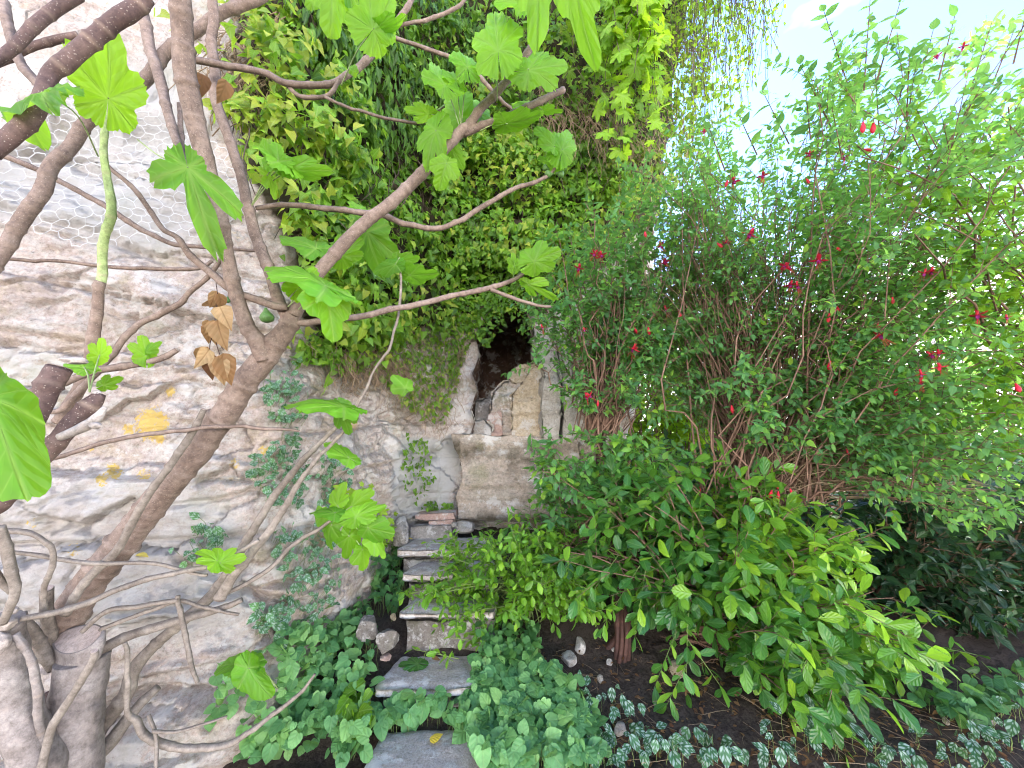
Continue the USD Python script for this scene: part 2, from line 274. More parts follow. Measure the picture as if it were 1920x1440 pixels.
# ---------------------------------------------------------------- the ground
def gz(x, y):
    x, y = np.asarray(x, float), np.asarray(y, float)
    ramp = np.clip((y - 2.25) * .36, 0, .80)
    low = np.clip((y - 1.9) * .16, 0, .42)
    w = np.clip((x - .75) / 1.1, 0, 1); w = w * w * (3 - 2 * w)
    far = np.clip((y - 12) * .01, 0, .4)
    return (1 - w) * ramp + w * low + far - np.clip(1.8 - y, 0, 2) * .05
def ground_mesh():
    xs = np.unique(np.r_[np.linspace(-300, -8, 12), np.linspace(-8, 8, 60), np.linspace(8, 300, 12), np.linspace(-1.4, 3.4, 170)])
    ys = np.unique(np.r_[np.linspace(-300, -2, 12), np.linspace(-2, 12, 50), np.linspace(12, 500, 20), np.linspace(1.2, 4.4, 120)])
    X, Y = np.meshgrid(xs, ys)
    Z = gz(X, Y)
    P = np.stack([X, Y, Z], -1)
    near = np.exp(-((X - 1) / 5)**2 - ((Y - 3) / 4)**2)
    Z = Z + near * ((fbm(P * 2.2, 4, 3) - .5) * .14 + (fbm(P * 14, 3, 5) - .5) * .045 + (fbm(P * 45, 2, 9) - .5) * .016) - .02
    v = np.stack([X, Y, Z], -1).reshape(-1, 3)
    nx, ny = len(xs), len(ys)
    i, j = np.meshgrid(np.arange(ny - 1), np.arange(nx - 1), indexing='ij')
    a = i * nx + j
    q = np.stack([a, a + 1, a + nx + 1, a + nx], -1).reshape(-1, 4)
    return v, np.vstack([q[:, [0, 1, 2]], q[:, [0, 2, 3]]])
GV, GF = ground_mesh()
tag(obj('ground', (GV, GF), 'soil'), 'bare brown soil sloping up under the shrubs', 'ground', kind='structure')

# ---------------------------------------------------------------- the cliff
LOW = np.array([(-9, -1.5), (-6.5, .2), (-3.4, 1.60), (-1.42, 2.30), (-1.20, 2.85), (-1.08, 3.45), (-.95, 3.92), (-.62, 4.22), (0, 4.25), (.62, 4.25), (1.15, 4.35), (1.5, 5.0), (1.6, 7), (1.6, 12)])
HIGH = np.array([(-9, -.8), (-6.5, .8), (-3.4, 2.10), (-1.95, 2.75), (-1.55, 3.25), (-1.25, 3.6), (-.9, 3.9), (-.5, 4.05), (.3, 4.05), (1.3, 4.1), (2.2, 4.25), (2.8, 5.1), (2.9, 7), (2.9, 12)])
SEG = [8, 22, 250, 84, 54, 48, 44, 46, 46, 46, 34, 14, 8]
CRACKS = [([(100, 1330), (170, 1312), (240, 1300), (290, 1284), (340, 1278), (410, 1268)], 7, .07, .03), ([(320, 1045), (380, 1068), (440, 1092), (490, 1118), (560, 1128)], 6, .06, .035), ([(380, 1098), (430, 1108), (500, 1122)], 5, .04, 0),
          ([(100, 520), (170, 528), (215, 545), (270, 562)], 4, .04, .02), ([(60, 575), (150, 560), (230, 600), (300, 592)], 4, .03, .015), ([(320, 585), (370, 605), (430, 620), (500, 610)], 4, .035, .02), ([(0, 640), (90, 655), (200, 650)], 4, .03, .02),
          ([(0, 275), (80, 262), (150, 300), (215, 330)], 9, .05, .03), ([(0, 390), (90, 420), (200, 440), (330, 500)], 5, .03, .02), ([(0, 205), (70, 195), (130, 240)], 7, .045, .02), ([(250, 730), (260, 770), (245, 800)], 3, .012, .008), ([(300, 950), (400, 935), (470, 915), (530, 925)], 4, .03, .015),
          ([(0, 985), (110, 975), (240, 965), (330, 950)], 5, .02, .02), ([(30, 1240), (200, 1238), (330, 1225), (450, 1215)], 5, .02, .012), ([(660, 790), (700, 770), (745, 790), (760, 830)], 6, .05, .03), ([(735, 830), (745, 880), (760, 930), (775, 960)], 7, .07, .0),
          ([(650, 690), (720, 712), (800, 800)], 5, .04, .03), ([(560, 760), (600, 740), (660, 745)], 5, .05, .03), ([(690, 850), (705, 900), (740, 950)], 5, .04, .02), ([(0, 860), (100, 850), (200, 862)], 3, .012, .01), ([(420, 760), (470, 770), (510, 760)], 3, .02, .01), ([(280, 1400), (360, 1385), (450, 1392)], 4, .03, .02)]
def plan():
    A, B = [], []
    for i, n in enumerate(SEG):
        t = np.linspace(0, 1, n, endpoint=False)[:, None]
        A.append(LOW[i] + (LOW[i + 1] - LOW[i]) * t); B.append(HIGH[i] + (HIGH[i + 1] - HIGH[i]) * t)
    A, B = np.vstack(A + [LOW[-1:]]), np.vstack(B + [HIGH[-1:]])
    A, B = (np.stack([gaussian_filter1d(c[:, k], 12, mode='nearest') for k in (0, 1)], 1) for c in (A, B))
    return A, B
PA, PB = plan()
zs_ = np.r_[np.linspace(-.4, 3.4, 335, endpoint=False), np.linspace(3.4, 9.2, 60)]
def cells(a, b, seed):
    """Jittered cells over a surface: (cell value, second value, distance gap to the next cell)."""
    r = np.random.default_rng(seed)
    A, B = np.meshgrid(np.arange(math.floor(a.min()) - 1, a.max() + 2), np.arange(math.floor(b.min()) - 1, b.max() + 2))
    pts = np.c_[A.ravel(), B.ravel()] + r.uniform(-.48, .48, (A.size, 2))
    d, i = cKDTree(pts).query(np.c_[a.ravel(), b.ravel()], k=2)
    val = r.random((len(pts), 3))
    return val[i[:, 0]].reshape(a.shape + (3,)), (d[:, 1] - d[:, 0]).reshape(a.shape), (np.c_[a.ravel(), b.ravel()] - pts[i[:, 0]]).reshape(a.shape + (2,))
def cliff_mesh():
    S = np.cumsum(np.r_[0, np.linalg.norm(np.diff(PA, axis=0), axis=1)])
    W = np.clip((zs_ - 1.0) / 7.0, 0, 1.1)
    XY = PA[:, None] * (1 - W)[None, :, None] + PB[:, None] * W[None, :, None]
    T = unit(np.gradient(XY, axis=0))
    N = np.stack([T[..., 1], -T[..., 0]], -1)
    Z = np.broadcast_to(zs_, XY.shape[:2]); SS = np.broadcast_to(S[:, None], Z.shape)
    P = np.stack([XY[..., 0], XY[..., 1], Z], -1)
    h = Z + .10 * (fbm(np.stack([SS * .45, Z * .3, Z * 0], -1), 3, 11) - .5) * 2 - .03 * SS
    lay = fbm(np.stack([SS * .55, SS * 0 + 3.3, h * 4.2], -1), 4, 21)
    lay2 = fbm(np.stack([SS * 1.5, SS * 0, h * 17], -1), 3, 23)
    d = .42 * (fbm(P * .8, 4, 31) - .5) + .09 * (lay - .5) + .012 * (lay2 - .5) + .11 * (fbm(P * 3.3, 4, 41) - .5) + .045 * (fbm(P * 12, 4, 43) - .5)
    ter = np.floor(h * 3.1 + .8 * noise(np.stack([SS * .7, Z * 0, Z * .5], -1), 5))          # beds that stand proud or back
    d += .07 * (noise(np.stack([ter * 7.7, SS * .9, ter * 0], -1), 77) - .5)
    crack = np.abs((h * 3.1 + .8 * noise(np.stack([SS * .7, Z * 0, Z * .5], -1), 5)) % 1 - .5)
    d -= .05 * np.exp(-((.5 - crack) / .035)**2) * np.clip(noise(np.stack([SS * 1.3, ter * 3.1, Z * 0], -1), 91) * 2 - .7, 0, 1)
    wob = .5 * (fbm(P * 4, 3, 201) - .5); wob2 = .5 * (fbm(P * 11, 3, 202) - .5)
    cv, cg, co = cells(SS * 1.5 + wob, h * 3.4 + wob2, 31)
    d += .065 * (cv[..., 0] - .5) + co[..., 1] * .022 * (cv[..., 1] - .4) + co[..., 0] * .03 * (cv[..., 2] - .5) - .025 * np.exp(-(cg / .05)**2) * (cv[..., 1] > .35)
    cv, cg, co = cells(SS * 8 + 3 * wob, h * 15 + 3 * wob2, 32)
    amt = np.clip(fbm(P * 1.4, 3, 203) * 2.6 - .75, .12, 1)
    d += amt * (.016 * (cv[..., 0] - .5) + co[..., 1] * .007 * (cv[..., 1] - .3))
    rough = fbm(np.stack([SS * 9, h * 30, h * 0], -1), 3, 57)
    d += .022 * (rough - .5) * np.clip(fbm(P * 1.1, 2, 59) * 3 - .8, 0, 1.5)
    d += .26 * np.exp(-(np.maximum(Z, 0) / .42)**2) * np.exp(-((SS - S[272]) / .75)**2)
    # quiet near the block and the niche so the masonry fits
    q = np.clip((np.abs(P[..., 0] - 0) - .9) / .35, .45, 1) if True else 1
    pu, pv_, pz = project(P)
    pu = pu + 16 * (noise(P * 6, 71) - .5) + 7 * (noise(P * 23, 72) - .5); pv_ = pv_ + 12 * (noise(P * 7, 73) - .5) + 7 * (noise(P * 25, 74) - .5)
    for line, wd, dp, step in CRACKS:                                   # the open joints and ledges of this face, where they lie in the rock
        L = shapely.LineString(line); x0, y0, x1, y1 = L.bounds
        k = (pz > .3) & (pu > x0 - 60) & (pu < x1 + 60) & (pv_ > y0 - 60) & (pv_ < y1 + 60)
        pt = shapely.points(pu[k], pv_[k]); dist = shapely.distance(L, pt)
        vl = np.interp(pu[k], np.array(line)[:, 0], np.array(line)[:, 1])
        end = np.clip(np.minimum(pu[k] - x0, x1 - pu[k]) / 30 + .35, 0, 1)
        below = np.clip((pv_[k] - vl) / 5, 0, 1) * np.exp(-np.maximum(pv_[k] - vl, 0) / 45)
        d[k] += -dp * np.exp(-(dist / wd)**2) * end - step * below * end
    rr_ = np.abs(fbm(np.stack([SS * 3.1, h * 7, Z * 0], -1), 4, 83) - .5)
    d -= .022 * np.exp(-(rr_ / .018)**2) * np.clip(fbm(P * 1.7, 2, 84) * 3 - 1.1, 0, 1)
    front = (P[..., 1] > 4.0) & (P[..., 0] < 1.0) & (P[..., 0] > -.75) & (Z < 3.4)
    d = np.where(front, d * .45, d)
    P = P + np.concatenate([N * d[..., None], np.zeros_like(d)[..., None]], -1)
    top = np.stack([P[:, -1] + np.c_[-N[:, -1] * k, np.full(len(N), .12 * k)] for k in (.3, 1, 2.5, 6)], 1)
    P = np.concatenate([P, top], 1)
    ns, nz = P.shape[:2]
    i, j = np.meshgrid(np.arange(ns - 1), np.arange(nz - 1), indexing='ij')
    a = i * nz + j
    q = np.stack([a, a + nz, a + nz + 1, a + 1], -1).reshape(-1, 4)
    return P.reshape(-1, 3), q, ns, nz
CV, CQ, CNS, CNZ = cliff_mesh()
cu, cv_, cz = project(CV)
OPEN = [(884, 818), (893, 790), (886, 768), (897, 735), (889, 705), (902, 668), (894, 640), (908, 608), (925, 585), (965, 580), (985, 590), (998, 640), (1030, 690), (1048, 740), (1058, 818)]
hole = (CV[:, 1] > 3.7) & (CV[:, 0] > -.9) & (CV[:, 0] < .9) & in_poly(OPEN, cu, cv_)
CQ = CQ[~hole[CQ].any(1)]
CF = np.vstack([CQ[:, [0, 1, 2]], CQ[:, [0, 2, 3]]])
_, _, CN = __import__('meshkit').arrays((CV, CF), True)
IVY_UP = [(448, -60), (470, 180), (470, 330), (540, 420), (560, 560), (600, 640), (700, 640), (770, 600), (830, 590), (900, 590), (1010, 570), (1120, 500), (1290, 330), (1330, -60)]
IVY_SIDE = [(560, 640), (620, 690), (700, 690), (760, 760), (830, 790), (855, 720), (880, 640), (850, 600), (700, 610)]
front_face = cz > .2
def soft(poly, r, amp=25):
    """1 inside the patch of rock, falling to 0 over r pixels of the survey."""
    p = Polygon(poly); shapely.prepare(p)
    m = np.zeros(len(CV)); k = front_face & (cu > -300) & (cu < 2200) & (cv_ > -400) & (cv_ < 1800)
    pts = shapely.points(cu[k] + amp * (noise(CV[k] * 5, 3) - .5) * 2, cv_[k] + amp * (noise(CV[k] * 5, 8) - .5) * 2)
    m[k] = np.clip(1 - shapely.distance(p, pts) / r, 0, 1)
    return m
thatch_stain_shade = .95 * soft(IVY_UP, 30) + .15 * soft([(610, 640), (760, 670), (700, 720), (630, 710)], 20)  # brown stem mat, with the shade of ivy pockets put into its colour
lich = np.zeros(len(CV))
for (u, v, r, s) in [(285, 795, 42, .62), (240, 805, 16, .6), (300, 822, 14, .62), (213, 885, 22, .58), (190, 900, 16, .58), (320, 735, 13, .62), (270, 890, 18, .52), (495, 845, 14, .55), (170, 840, 10, .5), (140, 1030, 22, .45), (265, 1045, 12, .4),
                     (440, 870, 14, .5), (660, 800, 16, .5), (400, 820, 12, .5), (60, 980, 18, .42), (340, 900, 22, .42), (600, 1010, 16, .45)]:
    dd = np.hypot(cu - u, cv_ - v)
    ring = np.exp(-((dd / r)**2)) * (s + .22) - .25 * np.exp(-((dd / (r * .45))**2))
    lich = np.maximum(lich, np.where(front_face, ring, 0))
greyish = .75 * soft([(200, 130), (330, 130), (400, 400), (300, 460), (0, 380), (0, 280)], 70) + .55 * soft([(0, 960), (240, 900), (420, 960), (440, 1180), (0, 1150)], 60) + .8 * soft([(745, 830), (850, 830), (860, 960), (740, 980)], 12)
cliff = obj('cliff', (CV, CF), 'cliff_rock', attrs={'thatch_stain_shade': thatch_stain_shade, 'lichen': lich, 'greyish': greyish})
tag(cliff, 'pale sandstone cliff with horizontal beds and orange lichen spots', 'cliff', kind='structure')

# what a survey ray meets first: cliff or ground
_gn = __import__('meshkit').arrays((GV, GF), True)[2]
SV, SN = np.vstack([CV[~hole], GV]), np.vstack([CN[~hole], _gn])
su, sv_, sz = project(SV)
keep = (sz > .2) & (su > -250) & (su < 2170) & (sv_ > -250) & (sv_ < 1690) & (((SV - EYE) * SN).sum(1) < 0)
SV, SN, su, sv_, sz = SV[keep], SN[keep], su[keep], sv_[keep], sz[keep]
STREE = cKDTree(np.c_[su, sv_])
def surface_at(u, v, spread=12):
    """(point, normal) of the nearest rock or soil along the survey rays."""
    u, v = np.atleast_1d(np.asarray(u, float)), np.atleast_1d(np.asarray(v, float))
    dist, idx = STREE.query(np.c_[u, v], k=10)
    z = np.where(dist < np.maximum(spread, dist[:, :1] + 1), sz[idx], 1e9)
    b = idx[np.arange(len(u)), z.argmin(1)]
    P = px(u, v, sz[b])
    return P, SN[b]
# ----- niche behind the opening
def niche():
    ring = np.array(on_y(np.array(OPEN)[:, 0], np.array(OPEN)[:, 1], 4.2))
    ring = np.vstack([ring, ring[:1]])
    seg = np.vstack([ring[i] + (ring[i + 1] - ring[i]) * np.linspace(0, 1, 14, endpoint=False)[:, None] for i in range(len(ring) - 1)])
    n = len(seg); c = seg.mean(0)
    L = []
    depth = np.linspace(-.12, 1.5, 40)
    for d in depth:
        k = 1.03 + .22 * min(max(d, 0) / .35, 1)
        p = c + (seg - c) * k; p[:, 1] = 4.2 + d
        L.append(p)
    L += [c + (L[-1] - c) * s * np.array([1, 0, 1]) + np.array([0, L[-1][0, 1] - c[1] + .04 * (1 - s), 0]) for s in (.75, .5, .25, .05)]
    V = np.array(L)
    rad = unit((V - c) * np.array([1, 0, 1]))
    hh = V[..., 2] * 1
    am = (.18 * (fbm(V * np.array([3, 3, 9]), 4, 61) - .5) + .06 * (fbm(V * 14, 3, 62) - .5)) * np.clip((V[..., 1:2][..., 0] - 4.12) / .15, .2, 1)
    V = V + rad * am[..., None]
    V[-4:, :, 1] += (.25 * (fbm(V[-4:] * 4, 3, 63) - .5))
    m = len(V)
    i, j = np.meshgrid(np.arange(m - 1), np.arange(n), indexing='ij')
    q = np.stack([i * n + j, i * n + (j + 1) % n, (i + 1) * n + (j + 1) % n, (i + 1) * n + j], -1).reshape(-1, 4)
    return V.reshape(-1, 3), np.vstack([q[:, [0, 2, 1]], q[:, [0, 3, 2]]])
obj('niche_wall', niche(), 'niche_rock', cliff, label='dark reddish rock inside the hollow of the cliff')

# ---------------------------------------------------------------- stones and steps
def stone(center, size, seed, facets=9, rough=.12, yaw=0.0, tilt=(0, 0), sub=4, flat=.8):
    r = np.random.default_rng(seed)
    m = trimesh.creation.icosphere(sub)
    v = np.array(m.vertices)
    for _ in range(facets):
        d = unit(r.normal(size=3)); lim = r.uniform(flat - .16, flat + .1)
        over = v @ d - lim
        v = v - np.where(over > 0, over, 0)[:, None] * d * .92
    v = v * (1 + rough * (fbm(v * 1.7 + seed, 4, seed % 97) - .5) * 2)[:, None] + unit(v) * (rough * .35 * (fbm(v * 7 + seed, 3, seed % 89) - .5) * 2)[:, None]
    v = v / np.abs(v).max(0) * (np.asarray(size) / 2)
    R = trimesh.transformations.euler_matrix(tilt[0], tilt[1], yaw)[:3, :3]
    return v @ R.T + np.asarray(center, float), np.array(m.faces)
def slab(poly_xz_or_xy, lo, hi, axis='y', step=.035, amp=.012, seed=1, round_=.02, fine=.006, lay=0.0):
    """A worked stone: an outline carried through its thickness, edges worn, faces uneven."""
    p = Polygon(poly_xz_or_xy)
    p = p.buffer(-round_).buffer(round_)
    e = np.array(p.exterior.segmentize(step).coords)[:-1]
    pts = [e]
    x0, y0, x1, y1 = p.bounds
    gx, gy = np.meshgrid(np.arange(x0, x1, step), np.arange(y0, y1, step))
    g = np.c_[gx.ravel(), gy.ravel()]
    inner = p.buffer(-step * .6)
    g = g[contains_xy(inner, g[:, 0], g[:, 1])]
    P2 = np.vstack([e, g])
    from scipy.spatial import Delaunay
    tri = Delaunay(P2).simplices
    cc = P2[tri].mean(1)
    tri = tri[contains_xy(p, cc[:, 0], cc[:, 1])]
    a2 = np.cross(P2[tri[:, 1]] - P2[tri[:, 0]], P2[tri[:, 2]] - P2[tri[:, 0]])
    tri[a2 < 0] = tri[a2 < 0][:, ::-1]
    n = len(P2); ne = len(e)
    nl = max(2, int((hi - lo) / step))
    ring_levels = np.linspace(lo, hi, nl + 1)
    V = [np.c_[P2, np.full(n, lo)], np.c_[P2, np.full(n, hi)]]
    F = [tri[:, ::-1], tri + n]
    off = 2 * n; prev = np.arange(ne)
    for k in range(1, nl + 1):
        if k < nl:
            V.append(np.c_[e, np.full(ne, ring_levels[k])]); cur = off + np.arange(ne); off += ne
        else:
            cur = n + np.arange(ne)
        a, b = prev, np.roll(prev, -1); c, d = cur, np.roll(cur, -1)
        F += [np.stack([a, b, d], 1), np.stack([a, d, c], 1)]
        prev = cur
    V, F = np.vstack(V), np.vstack(F)
    cxy = P2.mean(0)
    # worn edges: pull rim vertices of the end faces inwards
    rimd = np.r_[np.zeros(ne), shapely.distance(shapely.boundary(p), shapely.points(g))]
    for base, s in ((0, 1), (n, -1)):
        w = np.clip(1 - rimd / (step * 1.2), 0, 1)
        V[base:base + n, 2] += s * w * round_ * .6
    if axis == 'y':
        V = V[:, [0, 2, 1]]; F = F[:, ::-1]
    nn = __import__('meshkit').arrays((V, F), True)[2]
    d = amp * (fbm(V * 5 + seed, 4, seed) - .5) * 2 + fine * (fbm(V * 26 + seed, 3, seed + 1) - .5) * 2
    if lay:
        d = d + lay * (fbm(V * np.array([1.3, 1.3, 17]) + seed, 3, seed + 2) - .5) * 2
    return V + nn * d[:, None], F
def worked(name, mesh, mat, label, cat, group=None, attrs=None):
    return tag(obj(name, mesh, mat, attrs=attrs), label, cat, group)

yb = 4.0
def yz(poly, y):
    a = on_y(np.array(poly, float)[:, 0], np.array(poly, float)[:, 1], y)
    return a[:, [0, 2]]
BM = slab(yz([(845, 812), (870, 816), (900, 814), (930, 819), (960, 815), (1010, 821), (1085, 824), (1090, 980), (1040, 977), (990, 980), (930, 979), (857, 973), (860, 950), (855, 932), (867, 893), (865, 868), (850, 838)], 3.98), 3.98, 4.42, step=.022, amp=.035, seed=4, round_=.012, fine=.014, lay=.035)
bz = BM[0][:, 2]; bz = (bz - bz.min()) / np.ptp(bz)
stain = (.25 + .5 * noise(BM[0] * np.array([9, 9, 5]), 4)) * np.exp(-((bz - .78) / .16)**2) + .42 * np.exp(-((bz - .06) / .06)**2) + .25 * (noise(BM[0] * np.array([5, 5, 1.2]), 6) > .62)
worked('sandstone_block', BM, 'sandstone', 'large upright sandstone block closing the foot of the hollow', 'stone block', attrs={'thatch_stain_shade': stain, 'greyish': .9 * (bz > .975)})
# beneath the block
worked('flat_stone', slab(yz([(778, 965), (850, 962), (853, 973), (800, 977), (778, 973)], 3.80), 3.80, 4.05, step=.02, amp=.01, seed=11, round_=.008), 'red_stone', 'thin reddish flat stone wedged left of the big block, uppermost of two', 'stone')
worked('flat_stone', slab(yz([(803, 978), (848, 975), (850, 987), (806, 989)], 3.77), 3.77, 4.0, step=.02, amp=.01, seed=12, round_=.008), 'red_stone', 'short pinkish flat stone lying on the grey squared stone', 'stone')
worked('squared_stone', slab(yz([(770, 988), (846, 986), (850, 1020), (768, 1020)], 3.70), 3.70, 4.0, step=.025, amp=.008, seed=13, round_=.01), 'grey_stone', 'grey squared stone at the head of the steps', 'stone')
worked('rubble_stone', stone(on_y(870, 988, 3.82), (.22, .22, .12), 15, yaw=.3), 'pale_stone', 'pale rough stone under the lower edge of the big block', 'stone')
worked('rubble_stone', stone(on_y(851, 984, 3.74), (.06, .06, .05), 16), 'pale_stone', 'small white chip beside the grey squared stone', 'stone')
worked('rubble_stone', stone(on_y(752, 1000, 3.62), (.16, .3, .3), 17, yaw=.4), 'grey_stone', 'brown rounded stone left of the grey squared stone', 'stone')
worked('rubble_stone', stone(on_y(800, 1026, 3.55), (.07, .05, .02), 18), 'pale_stone', 'small white flake lying on the top step', 'stone')
# the steps: tread and riser stones
STEPS = [(-.74, -.17, 1.35, 2.34, .05, .07), (-.78, -.20, 2.42, 2.78, .20, .065), (-.76, -.12, 2.79, 3.12, .452, .06), (-.82, -.16, 3.05, 3.40, .615, .07), (-.95, -.2, 3.34, 3.75, .72, .08)]
step_words = ['lowest and nearest grey tread slab, cut off by the photo edge', 'second grey tread slab, pinkish front edge, green leaf lying on it', 'third grey tread slab above a dark plain riser, right end under glossy leaves', 'fourth narrow tread slab beside the bramble', 'topmost earthy tread slab below the grey squared stone']
for k, (x0, x1, y0, y1, zt, th) in enumerate(STEPS):
    j = .02
    poly = [(x0, y0), (x1, y0 + .01 * (k % 2)), (x1 + .03, y1), (x0 + .06, y1 - .01)]
    worked('step_tread', slab(poly, zt - th, zt, axis='z', step=.022, amp=.013, seed=20 + k, round_=.024, fine=.008), 'slab_stone', step_words[k], 'step')
    if k:
        zl = STEPS[k - 1][4]
        poly = [(x0 + .05, y0 + .03), (x1, y0 + .04), (x1, y1 - .01), (x0 + .07, y1 - .01)]
        worked('step_riser', slab(poly, zl - .1, zt - th - .003, axis='z', step=.03, amp=.018, seed=40 + k, round_=.012, fine=.008), 'riser_stone',
               ['', 'rough stone riser under the second tread slab', 'plain grey riser under the third tread slab', 'cracked stone riser under the fourth tread slab', 'low stone riser under the topmost tread slab'][k], 'step')
# left of the steps
for (u, v, y, s, sd, mt, lb) in [(690, 1172, 2.72, (.15, .16, .15), 51, 'riser_stone', 'rounded grey boulder left of the third tread'),
                                 (728, 1192, 2.66, (.13, .14, .14), 52, 'riser_stone', 'dark angular stone wedged against the third riser'),
                                 (722, 1226, 2.62, (.09, .07, .04), 55, 'red_stone', 'small flat reddish stone on the soil by the second tread'),
                                 (738, 1150, 2.9, (.05, .04, .05), 56, 'ochre_stone', 'small orange stone left of the third tread front')]:
    worked('boulder' if s[0] > .14 else 'loose_stone', stone(on_y(u, v, y) - np.array([0, 0, .02]), s, sd, yaw=sd, facets=18, flat=.74, rough=.2), mt, lb, 'stone')
def stand_on_ground(u, v):
    P, _ = surface_at([u], [v]); return P[0]
for (u, v, w, h, sd, mt, lb) in [(1088, 1217, 26, 28, 61, 'pale_stone', 'white upright stone on the soil by the red trunk'),
                                 (1067, 1241, 34, 24, 62, 'pale_stone', 'pale yellowish flat stone just left of the white one'),
                                 (1127, 1278, 14, 14, 63, 'pale_stone', 'small pale stone lower on the bare soil'),
                                 (1144, 1246, 14, 12, 64, 'grey_stone', 'small grey stone right of the white upright stone'),
                                 (1000, 1262, 11, 10, 65, 'pale_stone', 'tiny pale stone at the edge of the heart-leaved plants'),
                                 (1270, 1262, 30, 26, 66, 'ochre_stone', 'buff stone half hidden under the laurel sprig'),
                                 (1282, 1378, 12, 10, 67, 'pale_stone', 'tiny pale stone near the silver-leaved plants'),
                                 (1165, 1375, 26, 22, 68, 'pale_stone', 'pale stone by the lower edge among ground leaves'),
                                 (1782, 1358, 14, 12, 69, 'ochre_stone', 'small buff stone on the dark soil at right'),
                                 (1852, 1352, 36, 20, 70, 'grey_stone', 'grey smooth stone in deep shade at far right'),
                                 (1152, 1222, 9, 8, 71, 'pale_stone', 'tiny pebble beside the foot of the red trunk')]:
    P = stand_on_ground(u, v); zc = project(P)[2]
    s = zc / FPX
    worked('loose_stone', stone(P + np.array([0, .02, .1 * h * s]), (w * s, .8 * w * s, h * s * 1.1), sd, sub=3, yaw=sd * .7), mt, lb, 'stone', 'loose stones on the soil' if 0 else None)
# stones of the hollow
for (poly, y0, y1, sd, mt, lb) in [
        ([(925, 735), (945, 715), (985, 712), (992, 780), (985, 818), (925, 815), (920, 770)], 4.42, 4.75, 81, 'sandstone', 'cracked cream stone in the middle of the hollow'),
        ([(960, 742), (1000, 690), (1045, 690), (1050, 822), (960, 822)], 4.36, 4.7, 82, 'ochre_stone', 'smooth ochre stone at the right of the hollow'),
        ([(953, 700), (975, 683), (1005, 680), (1030, 690), (1030, 714), (960, 718)], 4.4, 4.75, 83, 'ochre_stone', 'rounded ochre stone lying on top of the rubble in the hollow'),
        ([(916, 776), (940, 770), (942, 818), (910, 818)], 4.38, 4.55, 84, 'red_stone', 'brownish stone low in the hollow behind the block'),
        ([(884, 790), (905, 786), (922, 800), (920, 820), (882, 820)], 4.33, 4.5, 85, 'pale_stone', 'grey-white stone in the lower left of the hollow'),
        ([(892, 752), (920, 745), (930, 776), (920, 790), (890, 792)], 4.62, 4.85, 86, 'grey_stone', 'dark grey stone deep in the lower left of the hollow')]:
    worked('rubble_stone', slab(yz(poly, y0), y0, y1, step=.018, amp=.06, seed=sd, round_=.02, fine=.016, lay=.03), mt, lb, 'stone')
for (poly, y0, y1, sd, lb) in [([(1000, 600), (1034, 596), (1042, 650), (1050, 720), (1052, 760), (1048, 830), (1020, 826), (1016, 760), (1022, 700), (1004, 650)], 4.02, 4.5, 91, 'tall weathered pale stone standing as right jamb of the hollow'),
                               ([(1040, 598), (1062, 620), (1072, 690), (1080, 740), (1084, 832), (1053, 830), (1058, 770), (1054, 715), (1046, 650)], 4.08, 4.5, 93, 'narrow furrowed stone standing just right of the jamb stone'),
                               ([(1075, 730), (1130, 735), (1160, 800), (1150, 850), (1085, 850)], 4.10, 4.5, 92, 'broad cream stone right of the jamb behind the fuchsia stems')]:
    worked('standing_stone', slab(yz(poly, y0), y0, y1, step=.028, amp=.085, seed=sd, round_=.03, fine=.012, lay=.03), 'jamb_stone' if sd != 92 else 'sandstone', lb, 'stone')
# ---------------------------------------------------------------- leaves
WUP = np.array([0, 0, 1.0])
def template(half, fold=.25, droop=.18, curl=0.0, nmid=None):
    """A leaf from its half outline [(x along, y across)], base (0,0) to tip (1,0): midrib, two halves folded up a little."""
    half = np.asarray(half, float); n = len(half)
    wmax = half[:, 1].max()
    mid = np.clip(np.linspace(0, 1, n), 0, 1)
    V = [np.c_[mid, np.zeros(n)], half, half * [1, -1]]
    xy = np.vstack(V)
    z = fold * np.abs(xy[:, 1]) - droop * np.maximum(xy[:, 0], 0)**2 - curl * np.abs(xy[:, 1])**2
    F = []
    for i in range(n - 1):
        F += [(i, i + 1, n + i + 1), (i, n + i + 1, n + i), (i, 2 * n + i + 1, i + 1), (i, 2 * n + i, 2 * n + i + 1)]
    F = np.array(F)
    v = np.c_[xy, z]
    key = np.round(v * 1e6).astype(int)
    ok = [len({tuple(key[a]) for a in f}) == 3 for f in F]
    return v, F[ok], np.c_[xy[:, 0], xy[:, 1] / (2 * wmax) + .5]
